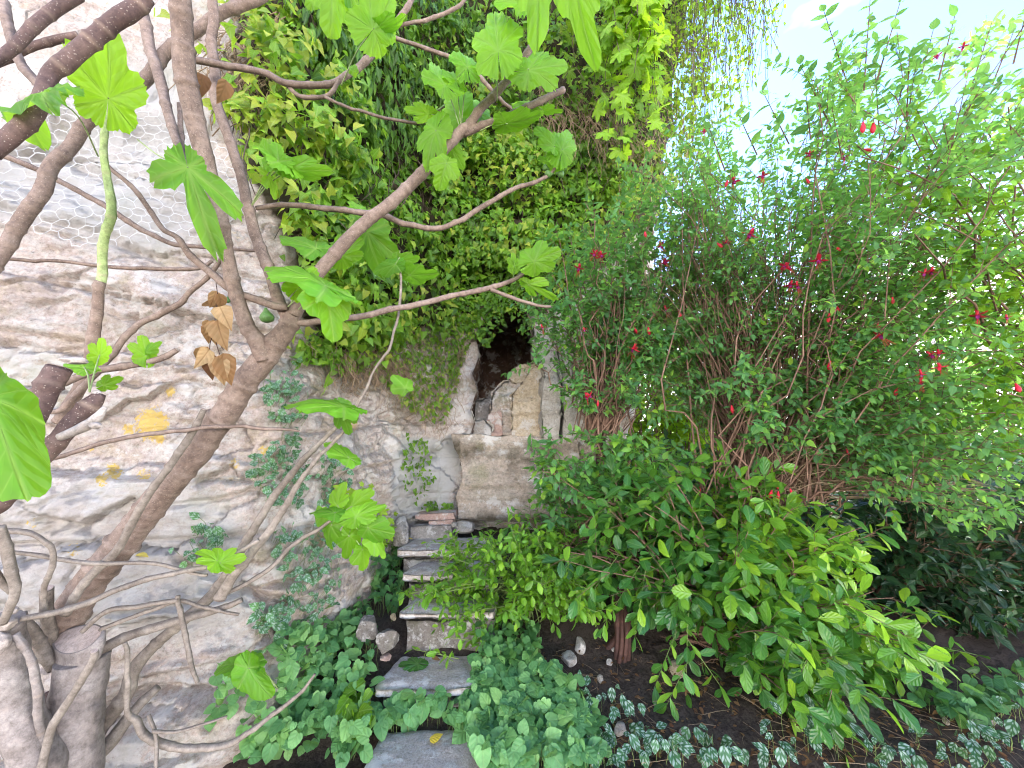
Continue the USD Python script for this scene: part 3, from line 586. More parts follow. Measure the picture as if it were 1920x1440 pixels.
def polar_template(lobes, base=.16, rings=(.34, .68, 1.0), rays=44, cup=.12, wave=.03, seed=1, teeth=0.0, depth=1.0):
    """A lobed leaf drawn round its stalk: lobes are (angle in degrees, length, half width)."""
    r = np.random.default_rng(seed)
    ang = np.linspace(-176, 176, rays)
    for a, _, _ in lobes:
        ang = np.r_[ang, a, a - 1.6, a + 1.6]
    ang = np.unique(np.round(ang, 2))
    rad = np.full(len(ang), base)
    for a, l, w in lobes:
        d = np.abs(ang - a) / w
        rad = np.maximum(rad, l * np.exp(-d**3.1 * .75))
    rad = rad * (1 + teeth * ((np.arange(len(ang)) % 2) - .5)) * (1 + .04 * (r.random(len(ang)) - .5))
    la = np.array([l[0] for l in lobes])
    near = np.abs(ang[:, None] - la).argmin(1); off = np.radians(ang - la[near])
    V, UV, VE = [[0, 0, 0]], [[0, .5]], [1.0]
    for k in rings:
        R = rad * k
        x, y = R * np.cos(np.radians(ang)), R * np.sin(np.radians(ang))
        z = cup * .5 * (1 - np.cos(3.1 * off)) * R - .16 * R**2 + wave * np.sin(np.arange(len(ang)) * 1.7 + k * 5) * k
        V += np.c_[x, y, z].tolist()
        UV += np.c_[R * np.cos(off), .5 + R * np.sin(off)].tolist()
    V, UV = np.array(V), np.array(UV)
    n = len(ang); F = [(0, 1 + i, 2 + i) for i in range(n - 1)]
    for k in range(len(rings) - 1):
        a, b = 1 + k * n, 1 + (k + 1) * n
        for i in range(n - 1):
            F += [(a + i, b + i, b + i + 1), (a + i, b + i + 1, a + i + 1)]
    return V, np.array(F), UV
OVATE = template([(0, 0), (.10, .15), (.32, .25), (.58, .22), (.82, .10), (1, 0)], fold=.22, droop=.2)
LANCE = template([(0, 0), (.2, .14), (.55, .16), (1, 0)], fold=.3, droop=.22)
OBOV = template([(0, 0), (.26, .15), (.62, .24), (.9, .13), (1, 0)], fold=.2, droop=.16)
HEART = template([(0, 0), (-.13, .18), (-.10, .38), (.12, .53), (.40, .52), (.66, .38), (.87, .16), (1, 0)], fold=.14, droop=.25, curl=.25)
IVY = template([(0, 0), (-.06, .40), (.34, .36), (.6, .22), (1, 0)], fold=.16, droop=.22)
NETTLE = template([(0, 0), (-.03, .17), (.10, .29), (.16, .25), (.26, .31), (.33, .25), (.44, .27), (.50, .20), (.62, .20), (.68, .13), (.80, .11), (.86, .06), (1, 0)], fold=.22, droop=.25)
CHEAP = template([(0, 0), (.42, .25), (1, 0)], fold=.25, droop=.2)
NARROW = template([(0, 0), (.3, .09), (.65, .08), (1, 0)], fold=.3, droop=.2)
VINE = polar_template([(0, 1, 26), (52, .86, 24), (-52, .86, 24), (108, .6, 26), (-108, .6, 26)], base=.3, rings=(.5, 1.0), rays=24, teeth=.10, seed=3)
FIG5 = polar_template([(0, 1, 30), (50, .88, 30), (-48, .84, 31), (106, .66, 40), (-104, .62, 40)], base=.55, rays=72, seed=1, teeth=.05)
FIG3 = polar_template([(0, 1, 34), (60, .86, 36), (-56, .78, 35), (118, .58, 40), (-118, .58, 40)], base=.45, rays=72, seed=2, teeth=.05)
FIGW = polar_template([(0, 1, 42), (50, .88, 38), (-50, .88, 38), (105, .66, 42), (-105, .66, 42)], base=.42, seed=4, teeth=.04)
FIGO = polar_template([(0, 1, 36), (58, .74, 44), (-58, .74, 44), (120, .46, 42), (-120, .46, 42)], base=.28, seed=5, teeth=.03, cup=.06)
FIGB = polar_template([(0, 1, 62), (70, .74, 60), (-70, .74, 60), (128, .50, 50), (-128, .50, 50)], base=.42, seed=8, teeth=.012, cup=.03, rays=60)
FIGL = polar_template([(0, 1, 24), (58, .86, 27), (-66, .66, 30), (118, .34, 40), (-118, .34, 40)], base=.30, rays=72, seed=6, teeth=.06)

def frames(d, n):
    d = unit(d); n = n - d * (n * d).sum(-1, keepdims=True); n = unit(n)
    return d, np.cross(n, d), n
def leaf_arrays(T, pos, d, n, L, W, zf=1.0):
    v, f, uv = T
    d, s, n = frames(d, n)
    L, W, zf = (np.broadcast_to(np.asarray(a, float), (len(pos),)) for a in (L, W, zf))
    V = pos[:, None] + v[None, :, 0, None] * (L[:, None, None] * d[:, None]) + v[None, :, 1, None] * (W[:, None, None] * s[:, None]) + (v[None, :, 2] * (L * zf)[:, None])[..., None] * n[:, None]
    return V
LEAF_LOG = {}
def foliage(parent, mat, T, pos, d, n, L, W=None, tone=None, parts=300, name='leaf', rng=RNG, stuff='foliage', zf=None):
    N = len(pos)
    if not N:
        return
    L = np.broadcast_to(np.asarray(L, float), (N,)); W = L if W is None else np.broadcast_to(np.asarray(W, float), (N,))
    tone = rng.beta(2.2, 2.2, N) if tone is None else tone
    zf = rng.uniform(.4, 1.7, N) if zf is None else zf
    V = leaf_arrays(T, np.asarray(pos, float), np.asarray(d, float), np.asarray(n, float), L, W, zf)
    u, v, z = project(V.mean(1))
    size = np.where((z > .2) & (u > 0) & (u < 1920) & (v > 0) & (v < 1440), L * FPX / np.maximum(z, .2), 0)
    cell = (np.clip(u, -99, 2100) // 9).astype(int) * 4000 + (np.clip(v, -99, 1700) // 9).astype(int)
    order = np.argsort(z); first = np.zeros(N, bool)
    first[order[np.unique(cell[order], return_index=True)[1]]] = True
    score = np.where(first, size, 0)
    pick = np.argsort(-score)[:parts]; pick = pick[score[pick] > 0]
    for k in pick:
        obj(name, (V[k], T[1]), mat, parent, attrs={'tone': np.array([tone[k]])}, uv=T[2])
    rest = np.setdiff1d(np.arange(N), pick)
    if len(rest):
        nv = len(T[0])
        F = (T[1][None] + (np.arange(len(rest)) * nv)[:, None, None]).reshape(-1, 3)
        obj(stuff, (V[rest].reshape(-1, 3), F), mat, parent, attrs={'tone': np.repeat(tone[rest], nv)}, uv=np.tile(T[2], (len(rest), 1)), kind='stuff' if parent else None)
    return u, v, z
def prisms(P, r, sides=3):
    """Many thin twigs at once: P (N, k, 3) polylines, r (N, k) radii."""
    N, k = P.shape[:2]
    t = unit(np.gradient(P, axis=1)); a = unit(np.cross(t, np.array([.3, .5, .81]))); b = np.cross(t, a)
    ang = np.arange(sides) * 2 * np.pi / sides
    V = P[:, :, None] + r[:, :, None, None] * (np.cos(ang)[:, None] * a[:, :, None] + np.sin(ang)[:, None] * b[:, :, None])
    i, j = np.meshgrid(np.arange(k - 1), np.arange(sides), indexing='ij'); j2 = (j + 1) % sides
    q = np.stack([i * sides + j, i * sides + j2, (i + 1) * sides + j2, (i + 1) * sides + j], -1).reshape(-1, 4)
    f = np.vstack([q[:, [0, 1, 2]], q[:, [0, 2, 3]]])
    F = (f[None] + (np.arange(N) * k * sides)[:, None, None]).reshape(-1, 3)
    return V.reshape(-1, 3), F
def twigs_and_leaves(parent, start, d, length, T, mat, stem_mat, L, spacing, rng, W=None, opposite=True, tone=None, droop=.35, up=.6, parts=300, spread=.9, r=.0016, tonevar=None, out=None, down=.2, stuff='foliage', name='leaf'):
    d = unit(d); n = len(start)
    P = np.stack([start + d * (length * t)[:, None] - WUP * (droop * (length * t)**2)[:, None] for t in np.linspace(0, 1, 5)[:, None] * np.ones(n)], 1)
    rr = np.linspace(1.6, .6, 5)[None] * r * np.ones((n, 1))
    obj('twigs', prisms(P, rr), stem_mat, parent, kind='stuff')
    pos, dd, nn, tt = [], [], [], []
    kmax = int(max(length) / spacing) + 1
    a = unit(np.cross(d, unit(rng.normal(size=(n, 3)))))
    b = np.cross(d, a)
    for k in range(1, kmax + 1):
        s = k * spacing
        ok = length >= s
        if not ok.any():
            break
        c = start + d * s - WUP * (droop * s * s)
        tang = unit(d - WUP * (2 * droop * s))
        th = (k * math.pi / 2 if opposite else k * 2.4)
        side = a * math.cos(th) + b * math.sin(th)
        for sg in ((1, -1) if opposite else (1,)):
            ld = unit(tang * .5 + sg * side * spread - WUP * down + .22 * rng.normal(size=(n, 3)))
            ln = WUP * up + .3 * rng.normal(size=(n, 3)) + .25 * (out if out is not None else 0) + tang * .25
            pos.append(c[ok]); dd.append(ld[ok]); nn.append((ln if np.ndim(ln) > 1 else np.tile(ln, (n, 1)))[ok])
            tt.append((tonevar if tonevar is not None else np.zeros(n))[ok])
    # one at the tip
    e = start + d * length[:, None] - WUP * (droop * length**2)[:, None]
    pos.append(e); dd.append(unit(d - WUP * .3 + .3 * rng.normal(size=(n, 3)))); nn.append(WUP + .4 * rng.normal(size=(n, 3))); tt.append(tonevar if tonevar is not None else np.zeros(n))
    pos, dd, nn, tt = map(np.vstack, (pos, dd, nn, [x[:, None] for x in tt]))
    N = len(pos)
    LL = L * rng.uniform(.62, 1.2, N)
    tone = np.clip(rng.beta(1.25, 1.7, N) + tt[:, 0], 0, 1)
    foliage(parent, mat, T, pos, dd, nn, LL, None if W is None else LL * W, tone, parts=parts, rng=rng, stuff=stuff, name=name)
    LEAF_LOG.setdefault(str(parent.GetPath()), []).append(pos)
    return N
def shrub(parent, bases, targets, T, leafm, stemm, L, rng, W=None, u0=.4, twigs=12, tlen=(.10, .32), spacing=.035, r0=.012, r1=.003, lift=.25, opposite=True, parts=300, droop=.35, tonefun=None, stem_parts=70, down=.2, updir=.15, up=.6, twig_mat=None, wander=.06, r_twig=.0016, outward=.7):
    S, D, LN, TV, rest = [], [], [], [], []
    for i, q in enumerate(targets):
        b = bases[i % len(bases)] + rng.normal(size=3) * [.05, .05, .01]
        ln = np.linalg.norm(q - b)
        c = b + (q - b) * .35 + WUP * lift * ln + rng.normal(size=3) * .05 * ln
        t = np.linspace(0, 1, 12)[:, None]
        P = (1 - t)**2 * b + 2 * t * (1 - t) * c + t**2 * q
        P = P + (fbm(np.c_[t[:, 0] * 5 + i * 9.1, t[:, 0] * 0, t[:, 0] * 0 + i], 3, 5)[:, None] - .5) * rng.normal(size=3) * wander * ln * (t * (1.2 - t) * 3)
        m = tube(P, np.linspace(r0, r1, 12) * rng.uniform(.7, 1.25), 5)
        if i < stem_parts:
            obj('stem', m, stemm, parent)
        else:
            rest.append(m)
        k = rng.integers(max(2, int(twigs * .7)), int(twigs * 1.3) + 1)
        uu = u0 + (1 - u0) * rng.random(k)**.75
        f = uu * 11; i0 = np.minimum(f.astype(int), 10); w = (f - i0)[:, None]
        p = P[i0] * (1 - w) + P[i0 + 1] * w; tg = unit(P[i0 + 1] - P[i0])
        S.append(p); D.append(unit(tg * .75 + outward * unit(rng.normal(size=(k, 3))) + WUP * updir)); LN.append(rng.uniform(*tlen, k)); TV.append(np.full(k, rng.normal() * .06))
    if rest:
        obj('stems', join(rest), stemm, parent, kind='stuff')
    S, D, LN, TV = np.vstack(S), np.vstack(D), np.concatenate(LN), np.concatenate(TV)
    if tonefun is not None:
        TV = TV + tonefun(S)
    return twigs_and_leaves(parent, S, D, LN, T, leafm, twig_mat or stemm, L, spacing, rng, W=W, opposite=opposite, droop=droop, parts=parts, tonevar=TV, down=down, up=up, r=r_twig)
def targets_in(poly, n, z0, z1, rng, zfun=None):
    q = sample_poly(poly, n, rng)
    z = rng.uniform(z0, z1, n) if zfun is None else zfun(q[:, 0], q[:, 1], rng.random(n))
    return px(q[:, 0], q[:, 1], z)

# ---------------------------------------------------------------- fig tree
fig = thing('fig_tree', 'many-stemmed fig tree with a sawn stump leaning before the cliff at left', 'tree')
FIGP = {}
def branch(name, pts, z0, z1, mat='fig_bark', label=None, nodes=True, zmid=None, cut=None):
    """pts: (u, v, width) as surveyed; depth runs from z0 to z1 along the branch."""
    pts = np.array(pts, float)
    s = np.r_[0, np.cumsum(np.hypot(*np.diff(pts[:, :2], axis=0).T))]; s /= s[-1]
    z = z0 + (z1 - z0) * s
    if zmid is not None:
        z = z + (zmid - (z0 + z1) / 2) * 4 * s * (1 - s)
    P = px(pts[:, 0], pts[:, 1], z); R = pts[:, 2] * (.42 if pts[:, 2].max() > 24 else .45) * z / FPX
    C = catmull(P, 7)
    RR = np.interp(np.linspace(0, 1, len(C)), np.linspace(0, 1, len(R)), R)
    ln = np.r_[0, np.cumsum(np.linalg.norm(np.diff(C, axis=0), axis=1))]
    m = max(8, int(ln[-1] / .009))
    t = np.linspace(0, ln[-1], m)
    C = np.stack([np.interp(t, ln, C[:, k]) for k in range(3)], 1); RR = np.interp(t, ln, RR)
    rs = np.random.default_rng(int(abs(pts[0, 0] * 7 + pts[-1, 1])) + 3)
    NV = np.zeros(m)
    if nodes:
        gap = float(np.clip(RR.mean() * 5.5, .045, .11))
        at = np.arange(gap * rs.random(), ln[-1], gap); at = at + rs.normal(size=len(at)) * gap * .2
        zz = rs.normal(size=(len(at) + 2, 3)) * min(RR.mean() * .22, .0025)
        C = C + np.stack([np.interp(t, np.r_[0, at, ln[-1]], zz[:, k]) for k in range(3)], 1)
        for a in at:
            RR = RR * (1 + rs.uniform(.08, .2) * np.exp(-((t - a) / .007)**2))
            NV = np.maximum(NV, rs.uniform(.1, .5) * np.exp(-((t - a - .006) / .004)**2))
    RR = RR * (1 + .08 * (noise(np.c_[t * 22, t * 0, t * 0 + pts[0, 0]], 4) - .5))
    C = C + (noise(np.c_[t * 9, t * 0 + 3, t * 0], 8)[:, None] - .5) * rs.normal(size=3) * RR.mean() * .5
    big = RR.max() > .02
    v, f = tube(C, RR, 16 if big else 8)
    if big:
        nn = __import__('meshkit').arrays((v, f), True)[2]
        v = v + nn * ((fbm(v * 16, 3, 6) - .5) * RR.max() * .08 + (fbm(v * 60, 2, 7) - .5) * .0025)[:, None]
    sd_ = 16 if big else 8
    o = obj(name, (v, f), mat, fig, label=label, attrs={'node': np.r_[np.repeat(NV, sd_), 0, 0]})
    if cut:
        d = unit(C[-1] - C[-3]) if cut > 0 else unit(C[0] - C[2]); c = (C[-1] if cut > 0 else C[0]) + d * .0015
        obj('cut_face', tube(np.array([c, c + d * .002]), (RR[-1] if cut > 0 else RR[0]) * .9, 14), 'cut_wood', o)
    FIGP[name] = FIGP.get(name, 0) + 1
    return C
LIMB = branch('limb', [(95, 1215, 66), (140, 1140, 64), (190, 1070, 62), (270, 970, 59), (350, 870, 57), (420, 775, 55), (480, 690, 52), (530, 625, 44), (550, 583, 36)], 1.60, 1.72, label='thick leaning limb dotted with pale pores')
branch('limb', [(548, 590, 33), (600, 510, 28), (660, 440, 27), (720, 390, 26), (790, 325, 25), (860, 250, 24), (876, 240, 22)], 1.71, 1.72)
branch('branch', [(868, 244, 20), (910, 190, 17), (960, 130, 16), (1010, 66, 15), (1024, 48, 13)], 1.72, 1.70)
branch('branch', [(868, 248, 17), (930, 226, 15), (990, 196, 14), (1056, 168, 12)], 1.72, 1.78, cut=1)
branch('limb', [(540, 600, 28), (525, 575, 24), (500, 510, 24), (475, 440, 24), (455, 350, 22), (430, 270, 21), (410, 200, 21), (400, 100, 20), (396, 0, 20), (392, -70, 20)], 1.71, 1.62)
branch('limb', [(497, 672, 34), (465, 610, 31), (440, 540, 29), (425, 460, 27), (412, 395, 28), (393, 330, 33), (375, 260, 38), (355, 170, 42), (345, 90, 42), (340, 0, 40), (337, -70, 38)], 1.68, 1.32)
branch('branch', [(500, -25, 20), (477, 0, 21), (410, 20, 22), (365, 55, 22), (310, 95, 24), (270, 145, 26), (230, 180, 26), (197, 205, 26), (150, 245, 26), (110, 300, 27), (60, 390, 28), (0, 480, 28), (-40, 545, 28)], 1.75, 1.42)
branch('limb', [(270, -10, 34), (245, 15, 34), (200, 45, 34), (160, 75, 34), (112, 115, 33), (88, 135, 30), (80, 170, 30), (60, 210, 33), (20, 250, 33), (-25, 290, 33)], 1.15, 1.0, 'fig_bark_dark', label='dark near limb crossing the upper left corner')
branch('branch', [(150, -8, 22), (100, 20, 22), (65, 50, 22), (35, 78, 20), (0, 107, 20), (-35, 130, 20)], 1.35, 1.2, 'fig_bark_dark')
branch('branch', [(150, 68, 15), (100, 75, 16), (50, 92, 16), (0, 114, 15), (-30, 130, 15)], 1.5, 1.4, 'fig_bark_dark')
branch('branch', [(2, -20, 17), (20, 60, 18), (40, 113, 18), (63, 147, 18), (90, 180, 15)], 1.45, 1.3)
branch('branch', [(262, -10, 19), (268, 20, 20), (280, 77, 20), (297, 140, 20), (310, 187, 18), (323, 233, 18), (343, 293, 15), (365, 330, 14)], 1.65, 1.5)
branch('branch', [(338, 195, 9), (340, 250, 10), (347, 300, 9)], 1.62, 1.55)
branch('branch', [(363, 113, 14), (413, 120, 13), (460, 128, 13), (500, 140, 13), (533, 157, 13), (573, 160, 13), (617, 157, 13), (640, 147, 13), (680, 120, 14), (703, 97, 14), (725, 70, 12), (765, 10, 11), (778, -20, 11)], 1.55, 1.85)
branch('twig', [(533, 157, 8), (560, 180, 9), (593, 183, 9), (620, 173, 8), (640, 143, 8)], 1.66, 1.72)
branch('twig', [(610, 180, 6), (640, 197, 6), (700, 215, 6), (760, 228, 6), (790, 230, 6), (812, 217, 5), (832, 198, 4)], 1.68, 1.8)
branch('twig', [(722, 68, 8), (740, 73, 8), (800, 93, 8), (853, 115, 8), (887, 133, 8), (910, 157, 8), (933, 183, 7), (960, 207, 6)], 1.82, 2.0)
branch('twig', [(745, 50, 7), (800, 37, 8), (837, 25, 8), (867, 7, 7), (876, -12, 7)], 1.84, 1.9)
branch('branch', [(480, 388, 9), (530, 385, 11), (600, 387, 12), (660, 395, 12), (715, 402, 12), (760, 418, 12), (820, 428, 11), (860, 415, 11), (910, 385, 10), (960, 357, 9), (1010, 337, 8), (1035, 325, 6), (1045, 305, 6), (1052, 285, 5)], 1.70, 1.95)
branch('branch', [(548, 606, 15), (640, 598, 14), (720, 583, 14), (800, 567, 13), (860, 550, 12), (920, 540, 12), (950, 530, 10), (985, 512, 8), (1008, 488, 5)], 1.71, 2.05)
branch('twig', [(920, 542, 8), (955, 556, 8), (1000, 570, 7), (1032, 576, 6)], 1.97, 2.05)
branch('twig', [(-30, 278, 12), (0, 290, 12), (80, 323, 12), (160, 367, 11), (213, 397, 11), (247, 420, 11), (313, 453, 10), (350, 460, 9), (420, 465, 7), (480, 470, 6)], 1.55, 1.78)
branch('branch', [(200, 310, 9), (210, 320, 9), (250, 353, 9), (283, 400, 10), (307, 430, 10), (333, 447, 11), (358, 480, 14), (400, 515, 15), (433, 543, 16), (477, 563, 16), (517, 575, 16), (538, 575, 14)], 1.45, 1.68)
branch('shoot', [(205, 178, 9), (198, 225, 12), (195, 283, 13), (197, 320, 13), (203, 350, 15), (208, 377, 16), (205, 410, 17), (197, 440, 16), (192, 480, 16), (190, 530, 17)], 1.38, 1.44, 'green_shoot', label='upright green young shoot')
branch('branch', [(190, 525, 17), (188, 560, 18), (180, 620, 20), (170, 670, 21), (150, 720, 22), (110, 790, 22)], 1.44, 1.5, 'fig_bark')
branch('twig', [(-20, 484, 7), (0, 485, 7), (60, 488, 7), (130, 492, 7), (200, 500, 8), (280, 503, 8), (370, 503, 8), (398, 490, 7)], 1.5, 1.7)
branch('branch', [(413, 487, 8), (387, 520, 9), (350, 550, 10), (333, 570, 12), (300, 590, 12), (260, 607, 12), (233, 633, 13), (207, 667, 13), (167, 710, 13), (137, 743, 13), (110, 770, 12), (80, 775, 11)], 1.62, 1.42)
branch('branch', [(60, 738, 14), (113, 720, 15), (160, 703, 15), (217, 690, 15), (267, 680, 14), (300, 673, 13), (334, 658, 11)], 1.3, 1.5, cut=1)
branch('limb', [(-30, 935, 44), (20, 850, 42), (60, 785, 42), (90, 730, 44), (112, 684, 46)], .95, 1.05, 'fig_bark_dark', label='pruned dark stub with pale sawn top', cut=1)
branch('limb', [(-40, 960, 34), (0, 940, 34), (50, 885, 36), (95, 830, 38), (135, 785, 38), (168, 752, 34), (182, 735, 20)], .95, 1.08, 'fig_bark_dark', label='dark stub with torn pale bark')
branch('stub', [(118, 822, 16), (150, 805, 20), (180, 785, 20), (196, 765, 8)], 1.0, 1.02, 'pale_cut', label='torn pale strip of bark')
branch('twig', [(85, 864, 9), (150, 845, 9), (230, 822, 9), (300, 812, 9), (380, 803, 9), (440, 800, 8), (500, 805, 7), (562, 808, 5)], 1.35, 1.7)
branch('branch', [(125, 1150, 18), (160, 1090, 17), (215, 1035, 16), (245, 985, 16), (280, 930, 15), (308, 888, 14), (335, 850, 15), (365, 800, 14), (381, 768, 11)], 1.50, 1.58, 'fig_bark_grey', cut=1)
branch('twig', [(0, 1028, 9), (27, 1035, 8), (60, 1040, 9), (120, 1050, 9), (180, 1055, 9), (240, 1055, 8), (300, 1058, 8), (350, 1072, 7), (388, 1078, 6)], 1.4, 1.62, 'fig_bark_grey')
branch('twig', [(-10, 993, 12), (10, 995, 12), (50, 998, 11), (75, 1010, 10), (95, 1035, 10), (91, 1080, 10), (80, 1115, 10), (85, 1160, 10)], 1.35, 1.45, 'fig_bark_grey')
branch('branch', [(5, 985, 18), (12, 1030, 18), (24, 1070, 18), (32, 1105, 16), (22, 1135, 16), (8, 1165, 15)], 1.25, 1.3, 'fig_bark_grey')
branch('twig', [(-20, 1065, 14), (5, 1095, 15), (28, 1110, 15)], 1.25, 1.3, 'fig_bark_grey')
branch('twig', [(35, 1162, 12), (100, 1150, 13), (160, 1130, 13), (240, 1100, 12), (320, 1075, 11), (400, 1060, 10), (432, 1042, 10), (484, 1014, 8)], 1.35, 1.7, 'fig_bark_grey')
branch('twig', [(155, 1182, 10), (200, 1145, 10), (250, 1137, 10), (300, 1128, 9), (335, 1123, 9)], 1.5, 1.62, 'fig_bark_grey')
branch('twig', [(333, 1118, 9), (340, 1160, 10), (355, 1230, 10), (369, 1282, 8)], 1.62, 1.6, 'fig_bark_grey')
branch('twig', [(190, 1180, 9), (240, 1160, 9), (290, 1142, 8), (340, 1125, 8), (390, 1140, 7), (450, 1152, 6)], 1.55, 1.72, 'fig_bark_grey')
branch('branch', [(190, 1215, 22), (250, 1190, 19), (330, 1163, 17), (400, 1145, 14), (455, 1125, 10)], 1.58, 1.75, 'fig_bark_grey')
branch('limb', [(150, 1430, 38), (185, 1370, 34), (240, 1300, 30), (254, 1255, 28), (280, 1220, 25), (330, 1172, 23), (385, 1128, 23), (420, 1088, 24), (450, 1035, 19), (500, 950, 17), (545, 890, 15), (590, 840, 13), (640, 790, 8)], 1.62, 1.95, 'fig_bark_grey')
branch('branch', [(412, 1123, 22), (435, 1085, 19), (485, 1018, 17), (525, 965, 14), (555, 915, 11), (590, 865, 8), (650, 800, 6), (700, 700, 5), (735, 640, 5), (750, 560, 5), (750, 490, 4)], 1.72, 1.95, 'fig_bark_grey', cut=-1)
branch('twig', [(420, 1115, 9), (500, 1070, 9), (552, 1018, 9), (600, 990, 7), (642, 963, 6)], 1.75, 1.95, 'fig_bark_grey')
branch('twig', [(232, 1205, 8), (238, 1250, 9), (241, 1330, 10), (255, 1350, 13), (275, 1380, 15), (330, 1402, 15), (400, 1400, 13), (440, 1390, 12), (490, 1355, 10), (550, 1310, 8), (590, 1265, 5)], 1.5, 1.62, 'fig_bark_grey')
branch('twig', [(285, 1371, 7), (330, 1372, 7), (380, 1358, 6), (425, 1343, 5)], 1.52, 1.6, 'fig_bark_grey', nodes=False)
branch('twig', [(280, 1340, 7), (293, 1380, 7), (294, 1450, 7)], 1.55, 1.5, 'fig_bark_grey', nodes=False)
branch('branch', [(182, 1222, 13), (150, 1282, 14), (120, 1332, 15), (95, 1380, 15), (78, 1450, 15)], 1.38, 1.35, 'fig_bark_grey', cut=-1)
branch('branch', [(28, 1193, 14), (55, 1230, 14), (70, 1282, 15), (75, 1360, 15), (85, 1400, 17), (112, 1450, 17)], 1.32, 1.4, 'fig_bark_old')
branch('branch', [(88, 1105, 22), (88, 1150, 22), (92, 1200, 24), (98, 1240, 26)], 1.5, 1.55, 'fig_bark_grey', cut=-1)
branch('branch', [(40, 1150, 18), (60, 1180, 20), (80, 1215, 22), (105, 1250, 26)], 1.45, 1.52, 'fig_bark_grey')
branch('trunk', [(95, 1640, 170), (105, 1520, 130), (115, 1440, 112), (128, 1370, 100), (137, 1310, 94), (143, 1262, 92), (149, 1226, 92)], 1.42, 1.54, 'fig_bark_old', label='pale grey trunk sawn off flat', nodes=False)
branch('trunk', [(75, 1640, 110), (85, 1470, 86), (62, 1400, 78), (38, 1330, 76), (22, 1260, 74), (8, 1195, 72), (0, 1165, 66)], 1.40, 1.36, 'fig_bark_old', label='second pale trunk topped by a broken white stub', nodes=False)
branch('root', [(140, 1440, 60), (200, 1400, 30), (245, 1345, 24), (300, 1290, 16)], 1.55, 1.75, 'fig_bark_grey')
branch('trunk', [(112, 1300, 40), (95, 1350, 46), (92, 1420, 54), (95, 1540, 60)], 1.55, 1.5, 'fig_bark_dark', nodes=False)
# sawn top with rings, and the broken white cap
def sawn_face():
    c = px(147, 1198, 1.535); a = (px(190, 1182, 1.55) - px(104, 1214, 1.52)) / 2
    b = (px(140, 1178, 1.575) - px(155, 1219, 1.495)) / 2
    th = np.linspace(0, 2 * np.pi, 40, endpoint=False); r = 1 + .05 * np.sin(3 * th + 1)
    n = unit(np.cross(a, b)); n = n if n[2] > 0 else -n
    rim = c + (np.cos(th) * r)[:, None] * a + (np.sin(th) * r)[:, None] * b
    L = [c + (rim - c) * 1.0 + n * .004] + [c + (rim - c) * q_ + n * h_ - np.array([0, 0, w_]) for q_, h_, w_ in ((1.09, .006, 0), (1.16, -.004, .006), (1.15, -.01, .03), (1.08, -.01, .07))]
    k = np.arange(40); k2 = (k + 1) % 40
    F = np.vstack([np.vstack([np.stack([k + 40 * i + 40, k2 + 40 * i + 40, k2 + 40 * i], 1), np.stack([k + 40 * i + 40, k2 + 40 * i, k + 40 * i], 1)]) for i in range(4)])
    disc = np.vstack([rim + n * .005, c + (rim - c) * .5 + n * .004, c + n * .003])
    FD = np.vstack([np.stack([k, k2, k2 + 40], 1), np.stack([k, k2 + 40, k + 40], 1), np.stack([k + 40, k2 + 40, np.full(40, 80)], 1)])
    return (np.vstack(L), F), (disc, FD)
_collar, _disc = sawn_face()
obj('bark_collar', _collar, 'fig_bark_old', fig)
obj('cut_face', _disc, 'cut_wood', fig, label='pale oval sawn face of the stump')
for k, (u, v, w, h, z, sd) in enumerate([(8, 1170, 46, 30, 1.33, 5), (-2, 1205, 40, 44, 1.30, 6), (20, 1145, 26, 16, 1.36, 7), (140, 677, 48, 14, 1.06, 8), (180, 737, 18, 12, 1.08, 9), (178, 798, 26, 14, 1.0, 10)]):
    s = z / FPX
    obj('cut_face', stone(px(u, v, z), (w * s, .6 * w * s, h * s), sd, sub=3, rough=.22), 'pale_cut', fig, label='ragged white broken wood')

def fig_leaf(T, base, tip, z, dz=0.0, roll=0.0, wf=1.0, tone=.6, stalk=None, zf=1.0, mat='fig_leaf', label=None, facing=0.75):
    """A single leaf: base where the stalk joins the blade, tip of the middle lobe, depth z; stalk: (u, v, z) where it leaves the branch."""
    b, t = px(*base, z), px(*tip, z + dz)
    d = t - b; L = np.linalg.norm(d); d = d / L
    n = facing * (EYE - b) / np.linalg.norm(EYE - b) + (1 - facing) * WUP
    n = n - d * (n @ d); n = n / np.linalg.norm(n)
    n = n * math.cos(roll) + np.cross(d, n) * math.sin(roll)
    V = leaf_arrays(T, b[None], d[None], n[None], L, L * wf * (.68 if any(T is q for q in (FIG5, FIG3, FIGW, FIGL)) else 1.0), zf)[0]
    rs = np.random.default_rng(int(abs(base[0] * 13 + base[1] * 7 + tip[0])))
    sd = np.cross(n, d); rel = V - b; x, y = rel @ d, rel @ sd
    V = V + sd * (y * rs.uniform(-.15, .15) + .12 * rs.normal() * x * x / L)[:, None] - n * (np.abs(y)**1.6 / L**.6 * rs.uniform(-.15, .55) + np.maximum(x, 0)**2 / L * rs.uniform(-.1, .4) + y / L * x * rs.uniform(-.5, .5))[:, None]
    V = V + n * ((fbm(V * 9 + base[0], 3, 2) - .5) * L * .14)[:, None]
    o = obj('leaf', (V, T[1]), mat, fig, attrs={'tone': np.array([tone])}, uv=T[2], label=label)
    if stalk:
        a = px(*stalk); m = (a + b) / 2 + WUP * .1 * np.linalg.norm(a - b) * (1 if stalk[1] > base[1] else -.5)
        P = catmull([a, m, b + d * .004], 5)
        obj('leaf_stalk', tube(P, np.linspace(.0026, .0018, len(P)), 6), 'green_shoot', o)
FL = fig_leaf
FL(FIG3, (203, 186), (215, 50), 1.25, -.05, .05, .95, .92, (200, 240, 1.38), label='large bright leaf held upright, lit through')
